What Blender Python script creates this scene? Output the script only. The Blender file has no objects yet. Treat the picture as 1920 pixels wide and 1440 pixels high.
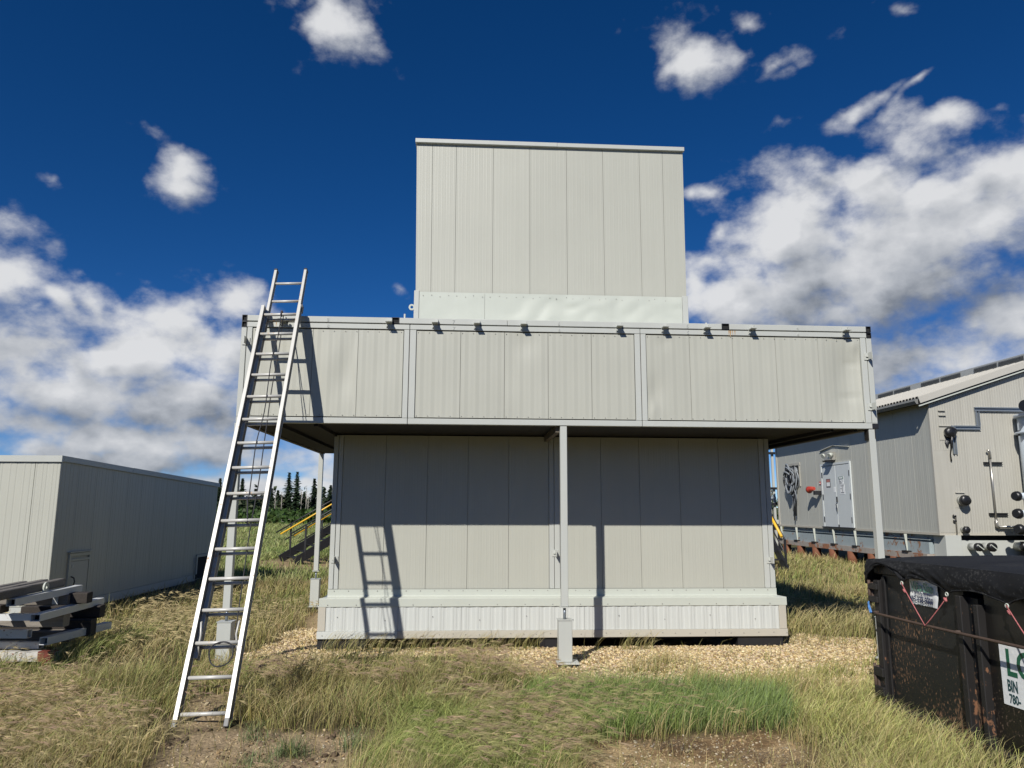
import bpy, math, random
import numpy as np
from mathutils import Vector, Matrix, noise as mnoise

rng = np.random.default_rng(7)
random.seed(7)
SC = bpy.context.scene
COL = SC.collection
R = math.radians

# ------------------------------------------------------------------ camera
CAM_H = 1.80
cam = bpy.data.cameras.new('camera')
cam.sensor_width = 36.0
cam.lens = 1392.1 / 1920.0 * 36.0
cam.clip_start = 0.05
cam.clip_end = 6000
co = bpy.data.objects.new('camera', cam)
COL.objects.link(co)
co.matrix_world = (Matrix.Translation((0, 0, CAM_H)) @ Matrix.Rotation(R(90 + 9.463), 4, 'X')
                   @ Matrix.Rotation(R(0.2072), 4, 'Z'))
SC.camera = co

# ------------------------------------------------------------------ sun
SUN_AZ, SUN_EL = 23.05, 37.9          # the light travels towards this azimuth (from +Y to +X)
sl = bpy.data.lights.new('sun', 'SUN')
sl.energy = 5.0
sl.angle = R(0.53)
sl.color = (1.0, 0.965, 0.90)
so = bpy.data.objects.new('sun', sl)
COL.objects.link(so)
sv = Vector((math.sin(R(SUN_AZ)) * math.cos(R(SUN_EL)), math.cos(R(SUN_AZ)) * math.cos(R(SUN_EL)), -math.sin(R(SUN_EL))))
so.rotation_euler = sv.to_track_quat('-Z', 'Y').to_euler()

# ------------------------------------------------------------------ exposure
SC.view_settings.view_transform = 'Standard'
SC.view_settings.look = 'None'
SC.view_settings.gamma = 1.0
SC.view_settings.use_curve_mapping = False
SC.view_settings.exposure = 0.02

# ------------------------------------------------------------------ world
W = bpy.data.worlds.new('World')
SC.world = W
W.use_nodes = True
nt = W.node_tree
nt.nodes.clear()


def nd(tree, t, **kw):
    n = tree.nodes.new(t)
    for k, v in kw.items():
        setattr(n, k, v)
    return n


def setin(tree, sock, v):
    if isinstance(v, bpy.types.NodeSocket):
        tree.links.new(v, sock)
    else:
        sock.default_value = v


def mth(tree, op, a, b=None, c=None, clamp=False):
    n = nd(tree, 'ShaderNodeMath', operation=op)
    n.use_clamp = clamp
    setin(tree, n.inputs[0], a)
    if b is not None:
        setin(tree, n.inputs[1], b)
    if c is not None:
        setin(tree, n.inputs[2], c)
    return n.outputs[0]


def vmt(tree, op, a, b=None, out=0):
    n = nd(tree, 'ShaderNodeVectorMath', operation=op)
    setin(tree, n.inputs[0], a)
    if b is not None:
        if op == 'SCALE':
            setin(tree, n.inputs['Scale'], b)
        else:
            setin(tree, n.inputs[1], b)
    return n.outputs[out]


def look(az, el):
    return Vector((math.sin(R(az)) * math.cos(R(el)), math.cos(R(az)) * math.cos(R(el)), math.sin(R(el))))


def blob_group():
    g = bpy.data.node_groups.new('cloud_blob', 'ShaderNodeTree')
    for n, t in (('D', 'NodeSocketVector'), ('A', 'NodeSocketVector'), ('B', 'NodeSocketVector'), ('C', 'NodeSocketVector'), ('W', 'NodeSocketFloat')):
        g.interface.new_socket(n, in_out='INPUT', socket_type=t)
    g.interface.new_socket('F', in_out='OUTPUT', socket_type='NodeSocketFloat')
    i = nd(g, 'NodeGroupInput'); o = nd(g, 'NodeGroupOutput')
    p = vmt(g, 'SUBTRACT', i.outputs['D'], i.outputs['C'])
    a = vmt(g, 'DOT_PRODUCT', p, i.outputs['A'], out=1)
    b = vmt(g, 'DOT_PRODUCT', p, i.outputs['B'], out=1)
    c = vmt(g, 'DOT_PRODUCT', p, i.outputs['C'], out=1)
    s = mth(g, 'MULTIPLY', a, a)
    s = mth(g, 'MULTIPLY_ADD', b, b, s)
    s = mth(g, 'MULTIPLY_ADD', mth(g, 'MULTIPLY', c, c), 4.0, s)
    f = mth(g, 'SUBTRACT', 1.0, mth(g, 'SQRT', s))
    f = mth(g, 'MAXIMUM', f, -1.5)
    f = mth(g, 'ADD', f, i.outputs['W'])
    g.links.new(f, o.inputs['F'])
    return g


# azimuth, elevation, half width, half height (degrees), tilt, weight
CLOUDS = [
    (-15.17, 34.24, 4.42, 2.79, -15, -0.28),
    (-25.24, 23.32, 3.69, 2.32, -38, -0.30),
    (-33.85, 21.77, 1.59, 0.92, -10, -0.85),
    (-34.77, 14.52, 3.97, 2.87, -25, 0.15),
    (-32.26, 13.54, 2.39, 1.39, -30, 0.10),
    (-29.93, 13.87, 1.72, 1.60, -20, -0.20),
    (-33.46, 10.23, 5.51, 2.42, 0, 0.40),
    (-27.57, 11.25, 5.22, 2.27, 8, 0.50),
    (-23.06, 11.11, 4.21, 2.46, -20, 0.40),
    (-31.38, 7.28, 6.94, 2.11, 0, 0.45),
    (-24.57, 7.59, 6.49, 2.25, 5, 0.40),
    (-33.55, 5.04, 4.58, 1.37, 0, 0.30),
    (-27.09, 5.22, 8.81, 1.39, 0, 0.35),
    (-21.12, 14.73, 3.24, 2.29, -15, 0.00),
    (-29.18, 3.33, 10.63, 1.07, 2, 0.30),
    (-21.17, 4.16, 6.78, 1.37, 0, 0.35),
    (-17.39, 1.94, 7.43, 1.00, 0, 0.15),
    (-15.73, 3.29, 3.03, 0.71, 0, -0.10),
    (-14.02, 2.77, 2.31, 1.10, 0, 0.00),
    (-25.17, 1.81, 11.37, 1.25, 0, 0.30),
    (-17.31, 0.40, 9.63, 1.00, 0, 0.30),
    (15.30, 32.57, 4.11, 3.10, -10, -0.18),
    (20.54, 30.98, 3.78, 1.54, 25, -0.45),
    (19.18, 34.66, 2.38, 1.28, 0, -0.45),
    (26.35, 27.21, 6.18, 0.87, 12, -0.50),
    (30.95, 27.70, 2.72, 0.71, 24, -0.45),
    (30.03, 32.25, 1.81, 1.04, -20, -0.60),
    (21.83, 26.80, 2.77, 0.91, 25, -0.42),
    (32.92, 24.42, 2.11, 1.56, -10, -0.16),
    (26.12, 24.32, 2.64, 0.90, 0, -0.35),
    (25.48, 23.02, 3.34, 2.33, -10, 0.10),
    (20.99, 19.63, 5.00, 3.55, 30, 0.38),
    (26.33, 17.83, 7.98, 4.71, 10, 0.50),
    (32.37, 18.62, 5.37, 2.90, 20, 0.45),
    (35.76, 20.61, 2.64, 2.59, 0, 0.35),
    (26.82, 15.01, 6.61, 2.48, 20, 0.40),
    (18.07, 15.33, 4.09, 2.33, 0, 0.30),
    (14.59, 16.76, 1.73, 2.75, 0, 0.00),
    (15.73, 19.98, 1.66, 1.46, 20, -0.25),
    (15.19, 23.34, 1.88, 0.82, -10, -0.45),
    (34.67, 12.37, 3.54, 2.11, 10, 0.25),
    (32.68, 11.67, 2.07, 1.04, 0, -0.05),
    (29.74, 10.07, 5.63, 2.15, 5, 0.40),
    (26.43, 9.69, 3.65, 2.07, 0, 0.40),
    (-9.23, 16.27, 1.36, 0.56, 0, -0.55),
]


def field_group(bg):
    g = bpy.data.node_groups.new('cloud_field', 'ShaderNodeTree')
    g.interface.new_socket('D', in_out='INPUT', socket_type='NodeSocketVector')
    g.interface.new_socket('F', in_out='OUTPUT', socket_type='NodeSocketFloat')
    g.interface.new_socket('C', in_out='OUTPUT', socket_type='NodeSocketFloat')
    i = nd(g, 'NodeGroupInput'); o = nd(g, 'NodeGroupOutput')
    D = i.outputs['D']
    # domain warp
    wn = nd(g, 'ShaderNodeTexNoise')
    wn.inputs['Scale'].default_value = 7.0
    wn.inputs['Detail'].default_value = 3.0
    g.links.new(D, wn.inputs['Vector'])
    wv = vmt(g, 'SCALE', vmt(g, 'SUBTRACT', wn.outputs['Color'], (0.5, 0.5, 0.5)), 0.085)
    Dw = vmt(g, 'ADD', D, wv)
    cur = None
    for (az, el, rx, ry, tilt, w) in CLOUDS:
        c = look(az, el)
        rt = Vector((math.cos(R(az)), -math.sin(R(az)), 0))
        up = rt.cross(c)
        ct, st = math.cos(R(tilt)), math.sin(R(tilt))
        A = (rt * ct + up * st) / math.radians(rx)
        B = (-rt * st + up * ct) / math.radians(ry)
        n = nd(g, 'ShaderNodeGroup'); n.node_tree = bg
        g.links.new(Dw, n.inputs['D'])
        n.inputs['A'].default_value = A; n.inputs['B'].default_value = B; n.inputs['C'].default_value = c
        n.inputs['W'].default_value = w
        if cur is None:
            cur = n.outputs['F']
        else:
            cur = mth(g, 'SMOOTH_MAX', cur, n.outputs['F'], 0.25)
    # scattered clouds everywhere else, thicker towards the horizon
    sx = nd(g, 'ShaderNodeSeparateXYZ'); g.links.new(D, sx.inputs[0])
    z = mth(g, 'MAXIMUM', sx.outputs['Z'], 0.03)
    gn = nd(g, 'ShaderNodeTexNoise')
    gn.inputs['Scale'].default_value = 1.0; gn.inputs['Detail'].default_value = 2.0
    pl = nd(g, 'ShaderNodeCombineXYZ')
    zz = mth(g, 'ADD', z, 0.22)
    setin(g, pl.inputs[0], mth(g, 'MULTIPLY', mth(g, 'DIVIDE', sx.outputs['X'], zz), 1.3))
    setin(g, pl.inputs[1], mth(g, 'MULTIPLY', mth(g, 'DIVIDE', sx.outputs['Y'], zz), 1.3))
    pl.inputs[2].default_value = 3.3
    g.links.new(pl.outputs[0], gn.inputs['Vector'])
    gen = mth(g, 'MULTIPLY_ADD', gn.outputs['Fac'], 5.0, -3.25)
    # keep the part of the sky the photograph shows for the clouds listed above
    fwd = mth(g, 'MULTIPLY_ADD', sx.outputs['Y'], -6.0, 3.6)
    gen = mth(g, 'MINIMUM', gen, fwd)
    cur = mth(g, 'MAXIMUM', cur, gen)
    # billows: rounded heaps (inverted cell noise) broken up by fine turbulence
    fn = nd(g, 'ShaderNodeTexNoise')
    fn.inputs['Scale'].default_value = 12.0; fn.inputs['Detail'].default_value = 7.0
    fn.inputs['Roughness'].default_value = 0.62
    sq = vmt(g, 'MULTIPLY', D, (1.0, 1.0, 1.5))
    g.links.new(sq, fn.inputs['Vector'])
    vw = nd(g, 'ShaderNodeTexNoise')
    vw.inputs['Scale'].default_value = 26.0; vw.inputs['Detail'].default_value = 2.0
    g.links.new(D, vw.inputs['Vector'])
    vd = vmt(g, 'ADD', sq, vmt(g, 'SCALE', vmt(g, 'SUBTRACT', vw.outputs['Color'], (0.5, 0.5, 0.5)), 0.05))
    vo = nd(g, 'ShaderNodeTexVoronoi', feature='F1')
    vo.inputs['Scale'].default_value = 12.0
    vo.inputs['Detail'].default_value = 2.0
    vo.inputs['Roughness'].default_value = 0.5
    vo.normalize = True
    g.links.new(vd, vo.inputs['Vector'])
    nz = mth(g, 'MULTIPLY_ADD', fn.outputs['Fac'], 2.3, -1.15)
    nz = mth(g, 'ADD', nz, mth(g, 'MULTIPLY_ADD', vo.outputs['Distance'], -3.0, 1.00))
    g.links.new(cur, o.inputs['C'])
    g.links.new(nz, o.inputs['F'])
    return g


def build_world():
    tc = nd(nt, 'ShaderNodeTexCoord')
    D = vmt(nt, 'NORMALIZE', tc.outputs['Generated'])
    bg = blob_group(); fg = field_group(bg)

    def field(vec):
        n = nd(nt, 'ShaderNodeGroup'); n.node_tree = fg
        nt.links.new(vec, n.inputs['D'])
        return n.outputs['F'], n.outputs['C']
    n0, c0 = field(D)
    f0 = mth(nt, 'ADD', n0, c0)
    n1, _ = field(vmt(nt, 'ADD', D, (-0.012, 0.0, 0.024)))
    _, c2 = field(vmt(nt, 'ADD', D, (-0.03, 0.0, 0.085)))
    dens = nd(nt, 'ShaderNodeMapRange', interpolation_type='SMOOTHSTEP')
    setin(nt, dens.inputs[0], f0)
    dens.inputs[1].default_value = -0.08; dens.inputs[2].default_value = 1.2
    fine = mth(nt, 'MULTIPLY_ADD', mth(nt, 'SUBTRACT', c0, c2), 0.28, mth(nt, 'SUBTRACT', n0, n1))
    coarse = mth(nt, 'TANH', mth(nt, 'SUBTRACT', c0, c2))
    thick = nd(nt, 'ShaderNodeMapRange', interpolation_type='SMOOTHSTEP')
    setin(nt, thick.inputs[0], f0); thick.inputs[1].default_value = 0.4; thick.inputs[2].default_value = 1.7
    # thick cores and undersides go grey, sunward heaps go white
    tone = mth(nt, 'MULTIPLY_ADD', fine, 0.52, 0.54)
    tone = mth(nt, 'MULTIPLY_ADD', coarse, 0.50, tone)
    tone = mth(nt, 'SUBTRACT', tone, mth(nt, 'MULTIPLY', thick.outputs[0], 0.30), clamp=True)
    cr = nd(nt, 'ShaderNodeValToRGB')
    e = cr.color_ramp.elements
    e[0].position = 0.0; e[0].color = (0.27, 0.30, 0.35, 1)
    e[1].position = 1.0; e[1].color = (0.93, 0.94, 0.96, 1)
    m = cr.color_ramp.elements.new(0.42); m.color = (0.56, 0.59, 0.64, 1)
    setin(nt, cr.inputs[0], tone)
    sky = nd(nt, 'ShaderNodeTexSky', sky_type='NISHITA')
    sky.sun_disc = False
    sky.sun_elevation = R(SUN_EL)
    sky.sun_rotation = R(180 + SUN_AZ)
    sky.altitude = 900
    sky.air_density = 0.6
    sky.dust_density = 0.0
    sky.ozone_density = 3.0
    b1 = nd(nt, 'ShaderNodeBackground'); b2 = nd(nt, 'ShaderNodeBackground')
    hs = nd(nt, 'ShaderNodeHueSaturation')
    hs.inputs['Saturation'].default_value = 1.30
    nt.links.new(sky.outputs[0], hs.inputs['Color'])
    nt.links.new(vmt(nt, 'MULTIPLY', hs.outputs[0], (0.90, 0.99, 1.17)), b1.inputs[0])
    b1.inputs[1].default_value = 0.07
    nt.links.new(cr.outputs[0], b2.inputs[0])
    b2.inputs[1].default_value = 0.78
    mx = nd(nt, 'ShaderNodeMixShader')
    setin(nt, mx.inputs[0], mth(nt, 'MULTIPLY', dens.outputs[0], 0.97))
    nt.links.new(b1.outputs[0], mx.inputs[1]); nt.links.new(b2.outputs[0], mx.inputs[2])
    out = nd(nt, 'ShaderNodeOutputWorld')
    nt.links.new(mx.outputs[0], out.inputs[0])
    W.cycles.sampling_method = 'MANUAL'
    W.cycles.sample_map_resolution = 512


build_world()

# ------------------------------------------------------------------ materials
MATS = {}


def paint(name, col, rough=0.5, metal=0.0, var=0.06, streak=0.0, scale=3.0, bump=0.0, bscale=60.0,
          rust=None, rust_amt=0.5, rust_scale=9.0, rust_stretch=1.0, spec=0.5, obj_var=0.0, grain=None):
    """painted / weathered surface: colour with blotches, vertical streaks, rust chips"""
    m = bpy.data.materials.new(name)
    m.use_nodes = True
    t = m.node_tree
    b = t.nodes['Principled BSDF']
    tc = nd(t, 'ShaderNodeTexCoord')
    P = tc.outputs['Object']
    n1 = nd(t, 'ShaderNodeTexNoise'); n1.inputs['Scale'].default_value = scale; n1.inputs['Detail'].default_value = 5
    t.links.new(P, n1.inputs['Vector'])
    f = mth(t, 'MULTIPLY_ADD', n1.outputs['Fac'], 2 * var, 1 - var)
    if streak:
        mp = nd(t, 'ShaderNodeMapping'); mp.inputs['Scale'].default_value = (14, 14, 0.55)
        t.links.new(P, mp.inputs[0])
        n2 = nd(t, 'ShaderNodeTexNoise'); n2.inputs['Scale'].default_value = 1.0; n2.inputs['Detail'].default_value = 4
        t.links.new(mp.outputs[0], n2.inputs['Vector'])
        f = mth(t, 'MULTIPLY', f, mth(t, 'MULTIPLY_ADD', n2.outputs['Fac'], 2 * streak, 1 - streak))
    if grain is not None:
        mp = nd(t, 'ShaderNodeMapping'); mp.inputs['Scale'].default_value = grain
        t.links.new(P, mp.inputs[0])
        n3 = nd(t, 'ShaderNodeTexNoise'); n3.inputs['Scale'].default_value = 1.0; n3.inputs['Detail'].default_value = 6
        n3.inputs['Roughness'].default_value = 0.7
        t.links.new(mp.outputs[0], n3.inputs['Vector'])
        f = mth(t, 'MULTIPLY', f, mth(t, 'MULTIPLY_ADD', n3.outputs['Fac'], 1.3, 0.35))
    if obj_var:
        oi = nd(t, 'ShaderNodeObjectInfo')
        f = mth(t, 'MULTIPLY', f, mth(t, 'MULTIPLY_ADD', oi.outputs['Random'], 2 * obj_var, 1 - obj_var))
    base = vmt(t, 'SCALE', (col[0], col[1], col[2]), f)
    rr = rough
    if rust is not None:
        mp = nd(t, 'ShaderNodeMapping'); mp.inputs['Scale'].default_value = (1, 1, rust_stretch)
        t.links.new(P, mp.inputs[0])
        n4 = nd(t, 'ShaderNodeTexNoise'); n4.inputs['Scale'].default_value = rust_scale; n4.inputs['Detail'].default_value = 7
        n4.inputs['Roughness'].default_value = 0.65
        t.links.new(mp.outputs[0], n4.inputs['Vector'])
        n5 = nd(t, 'ShaderNodeTexNoise'); n5.inputs['Scale'].default_value = 1.6; n5.inputs['Detail'].default_value = 2
        t.links.new(P, n5.inputs['Vector'])
        k = mth(t, 'MULTIPLY_ADD', n5.outputs['Fac'], 0.5, n4.outputs['Fac'])
        mr = nd(t, 'ShaderNodeMapRange')
        setin(t, mr.inputs[0], k)
        th = 1.02 - 0.5 * rust_amt
        mr.inputs[1].default_value = th; mr.inputs[2].default_value = th + 0.05
        mx = nd(t, 'ShaderNodeMix', data_type='RGBA')
        setin(t, mx.inputs[0], mr.outputs[0])
        t.links.new(base, mx.inputs[6])
        rc = vmt(t, 'SCALE', rust, mth(t, 'MULTIPLY_ADD', n4.outputs['Fac'], 1.6, 0.25))
        t.links.new(rc, mx.inputs[7])
        base = mx.outputs[2]
        rr = mth(t, 'MULTIPLY_ADD', mr.outputs[0], 0.85 - rough, rough)
    t.links.new(base, b.inputs['Base Color'])
    setin(t, b.inputs['Roughness'], rr)
    b.inputs['Metallic'].default_value = metal
    b.inputs['Specular IOR Level'].default_value = spec
    if bump:
        n6 = nd(t, 'ShaderNodeTexNoise'); n6.inputs['Scale'].default_value = bscale; n6.inputs['Detail'].default_value = 3
        t.links.new(P, n6.inputs['Vector'])
        bp = nd(t, 'ShaderNodeBump'); bp.inputs['Strength'].default_value = bump; bp.inputs['Distance'].default_value = 0.01
        t.links.new(n6.outputs['Fac'], bp.inputs['Height'])
        t.links.new(bp.outputs[0], b.inputs['Normal'])
    MATS[name] = m
    return m


M_PANEL = paint('panel_paint', (0.425, 0.424, 0.366), 0.42, var=0.045, streak=0.03, scale=1.6, bump=0.05, bscale=240, obj_var=0.018)
M_PANEL2 = paint('weathered_panel_paint', (0.40, 0.385, 0.335), 0.55, var=0.07, streak=0.12, scale=1.3, bump=0.05, bscale=200, obj_var=0.03)
M_SIDE = paint('side_wall_paint', (0.44, 0.44, 0.39), 0.5, var=0.06, streak=0.06, scale=1.2, obj_var=0.03)
M_TRIM = paint('trim_paint', (0.465, 0.475, 0.44), 0.40, var=0.04, streak=0.03, scale=4, bump=0.03, bscale=150, obj_var=0.02)
M_TRIMB = paint('beige_trim_paint', (0.46, 0.43, 0.36), 0.45, var=0.05, scale=4)
M_FLASH = paint('flashing_sheet', (0.495, 0.515, 0.455), 0.33, var=0.04, streak=0.03, scale=2.2, bump=0.02, bscale=90)
M_SKIRT = paint('skirt_sheet', (0.54, 0.555, 0.525), 0.36, var=0.06, streak=0.08, scale=2.2, obj_var=0.02)
M_SKIRTB = paint('beige_skirt_trim', (0.47, 0.44, 0.37), 0.45, var=0.05, scale=3)
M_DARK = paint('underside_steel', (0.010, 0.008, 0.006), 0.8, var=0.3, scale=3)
M_CHAN = paint('brown_channel', (0.11, 0.09, 0.065), 0.65, var=0.2, scale=4)
M_BLACK = paint('black_steel', (0.018, 0.018, 0.02), 0.45, var=0.2, scale=6)
M_VOID = paint('opening_dark', (0.012, 0.012, 0.012), 0.9, var=0.0)
M_SCREW = paint('screw_steel', (0.24, 0.23, 0.21), 0.5, var=0.2)
M_ALU = paint('ladder_aluminium', (0.50, 0.49, 0.455), 0.42, metal=0.1, var=0.08, streak=0.03, scale=9, bump=0.03, bscale=90,
              rust=(0.42, 0.30, 0.20), rust_amt=0.26, rust_scale=30)
M_WEB = paint('web_shade_and_fittings', (0.10, 0.102, 0.105), 0.5, metal=0.0, var=0.1, scale=8)  # shade on the rail webs put into a dark colour; feet and brackets share it
M_ROPE = paint('dark_rope', (0.035, 0.035, 0.04), 0.9)
M_GALV = paint('galvanised_steel', (0.27, 0.30, 0.325), 0.38, metal=0.55, var=0.18, scale=25)
M_TUBE = paint('pale_tube_paint', (0.62, 0.63, 0.62), 0.45, var=0.06, scale=5, rust=(0.16, 0.09, 0.06), rust_amt=0.18, rust_scale=14)
M_TUBER = paint('chipped_white_tube', (0.56, 0.54, 0.50), 0.5, var=0.06, scale=5, rust=(0.22, 0.10, 0.07), rust_amt=0.22, rust_scale=20)
M_REDP = paint('red_primer', (0.17, 0.035, 0.022), 0.6, var=0.15, scale=12)
M_WOOD = paint('grey_timber', (0.17, 0.155, 0.135), 0.85, var=0.2, scale=3, grain=(60, 2.5, 60), bump=0.25, bscale=40, obj_var=0.2)
M_WOODX = paint('grey_cross_timber', (0.22, 0.195, 0.165), 0.85, var=0.2, scale=3, grain=(2.5, 60, 60), bump=0.25, bscale=40, obj_var=0.2)
M_WOODD = paint('dark_creosote_timber', (0.035, 0.028, 0.023), 0.85, var=0.25, scale=4, grain=(40, 3, 40), bump=0.2, bscale=40)
M_BIN = paint('bin_paint', (0.0085, 0.0095, 0.010), 0.5, var=0.25, scale=4, bump=0.05, bscale=30, rust=(0.15, 0.085, 0.045), rust_amt=0.40,
              rust_scale=55, rust_stretch=0.45)
M_BIN2 = paint('bin_smooth_paint', (0.012, 0.0105, 0.009), 0.4, var=0.2, scale=3, rust=(0.10, 0.07, 0.045), rust_amt=0.30, rust_scale=40)
M_RUSTY = paint('rusty_edge', (0.014, 0.0125, 0.012), 0.6, var=0.2, scale=6, rust=(0.15, 0.070, 0.035), rust_amt=0.31, rust_scale=20, rust_stretch=0.6)
M_RUST = paint('rusted_pile', (0.17, 0.062, 0.028), 0.8, var=0.3, scale=7, streak=0.2)
M_RUSTRUN = paint('rust_run', (0.40, 0.26, 0.13), 0.7, var=0.35, scale=40)
M_GUTTER = paint('dark_gutter', (0.20, 0.20, 0.185), 0.5, var=0.1)
M_ROD = paint('rusty_rod', (0.075, 0.048, 0.035), 0.7, var=0.35, scale=25)
M_TARP = paint('tarp_mesh', (0.009, 0.0095, 0.011), 0.75, var=0.3, scale=5, bump=0.12, bscale=260, rust=(0.03, 0.03, 0.03), rust_amt=0.40, rust_scale=45, spec=0.25)
M_TARPD = M_TARP
M_WHITE = paint('sign_white', (0.76, 0.77, 0.76), 0.38, var=0.03, scale=12, bump=0.35, bscale=16)
M_GREEN = paint('sign_green', (0.012, 0.105, 0.055), 0.4, var=0.05)
M_GREENF = paint('faded_green', (0.16, 0.36, 0.25), 0.5, var=0.2, scale=20)
M_NAVY = paint('sign_navy', (0.012, 0.022, 0.07), 0.45, var=0.05)
M_TEAL = paint('sign_teal', (0.012, 0.055, 0.06), 0.45, var=0.05)
M_REDC = paint('cord_red', (0.42, 0.13, 0.13), 0.7, var=0.6, scale=90)
M_BLUEC = paint('cord_blue', (0.08, 0.22, 0.5), 0.7, var=0.3, scale=50)
M_YEL = paint('safety_yellow', (0.78, 0.46, 0.03), 0.4, var=0.05)
M_REDH = paint('horn_red', (0.42, 0.05, 0.03), 0.4, var=0.06)
M_DOOR = paint('door_paint', (0.56, 0.59, 0.585), 0.42, var=0.04, streak=0.04)
M_SKID = paint('blue_grey_skid', (0.30, 0.35, 0.36), 0.5, var=0.10, streak=0.10, scale=2, rust=(0.22, 0.12, 0.07), rust_amt=0.36, rust_scale=5)
M_SKIDL = paint('stained_skid_flange', (0.34, 0.30, 0.26), 0.65, var=0.2, streak=0.2, scale=2, rust=(0.24, 0.11, 0.06), rust_amt=0.5, rust_scale=4)
M_WRAP = paint('black_plastic_wrap', (0.012, 0.012, 0.013), 0.35, var=0.2, scale=15, bump=0.5, bscale=22)
M_ROOF = paint('roof_sheet', (0.46, 0.44, 0.39), 0.5, var=0.05, scale=3)
M_LOUV = paint('louvre_grey', (0.12, 0.125, 0.125), 0.6, var=0.1)
M_VENTP = paint('vent_paint', (0.34, 0.35, 0.34), 0.5, var=0.05)
M_STEEL = paint('bright_conduit', (0.42, 0.40, 0.36), 0.3, metal=0.7, var=0.1, scale=12)
M_CABLE = paint('grey_cable', (0.22, 0.24, 0.26), 0.35, var=0.3, scale=30)
M_VESSEL = paint('vessel_paint', (0.50, 0.56, 0.62), 0.4, var=0.05)
M_LAMP = paint('lamp_housing', (0.34, 0.33, 0.30), 0.3, metal=0.3, var=0.1)
M_PRINT = paint('print_grey', (0.10, 0.10, 0.11), 0.5)
M_PRINTR = paint('print_red', (0.42, 0.16, 0.13), 0.5)
M_PRINTG = paint('print_green', (0.06, 0.14, 0.11), 0.5)
M_BARK = paint('spruce_bark', (0.07, 0.05, 0.035), 0.9, var=0.3, scale=8)
M_BIRCH = paint('pale_bark', (0.36, 0.33, 0.28), 0.8, var=0.3, scale=3)
M_ROCK = paint('grey_rock', (0.38, 0.36, 0.32), 0.9, var=0.25, scale=3, bump=0.4, bscale=8)
M_MUD = paint('dark_soil', (0.05, 0.04, 0.03), 0.95, var=0.3, scale=12, bump=0.6, bscale=30)


def vc_mat(name, rough=0.65, trans=0.0, spec=0.3, mottling=0.0, mscale=4.0):
    m = bpy.data.materials.new(name)
    m.use_nodes = True
    t = m.node_tree
    b = t.nodes['Principled BSDF']
    at = nd(t, 'ShaderNodeAttribute'); at.attribute_name = 'col'
    c = at.outputs['Color']
    if mottling:
        tc = nd(t, 'ShaderNodeTexCoord')
        n = nd(t, 'ShaderNodeTexNoise'); n.inputs['Scale'].default_value = mscale; n.inputs['Detail'].default_value = 8
        t.links.new(tc.outputs['Object'], n.inputs['Vector'])
        c = vmt(t, 'SCALE', c, mth(t, 'MULTIPLY_ADD', n.outputs['Fac'], 2 * mottling, 1 - mottling))
    t.links.new(c, b.inputs['Base Color'])
    b.inputs['Roughness'].default_value = rough
    b.inputs['Specular IOR Level'].default_value = spec
    if trans:
        tr = nd(t, 'ShaderNodeBsdfTranslucent')
        t.links.new(c, tr.inputs['Color'])
        mx = nd(t, 'ShaderNodeMixShader'); mx.inputs[0].default_value = trans
        t.links.new(b.outputs[0], mx.inputs[1]); t.links.new(tr.outputs[0], mx.inputs[2])
        t.links.new(mx.outputs[0], t.nodes['Material Output'].inputs[0])
    return m


M_GRASS = vc_mat('grass_blades', 0.6, trans=0.25, spec=0.25)
M_LEAF = vc_mat('foliage', 0.6, trans=0.15, spec=0.25)
M_PEB = vc_mat('pebbles', 0.8, spec=0.3, mottling=0.25, mscale=90)

# ------------------------------------------------------------------ mesh helpers


OFF = {}


def offset_of(p):
    while p is not None:
        if p.name in OFF:
            return OFF[p.name]
        p = p.parent
    return None


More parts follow.
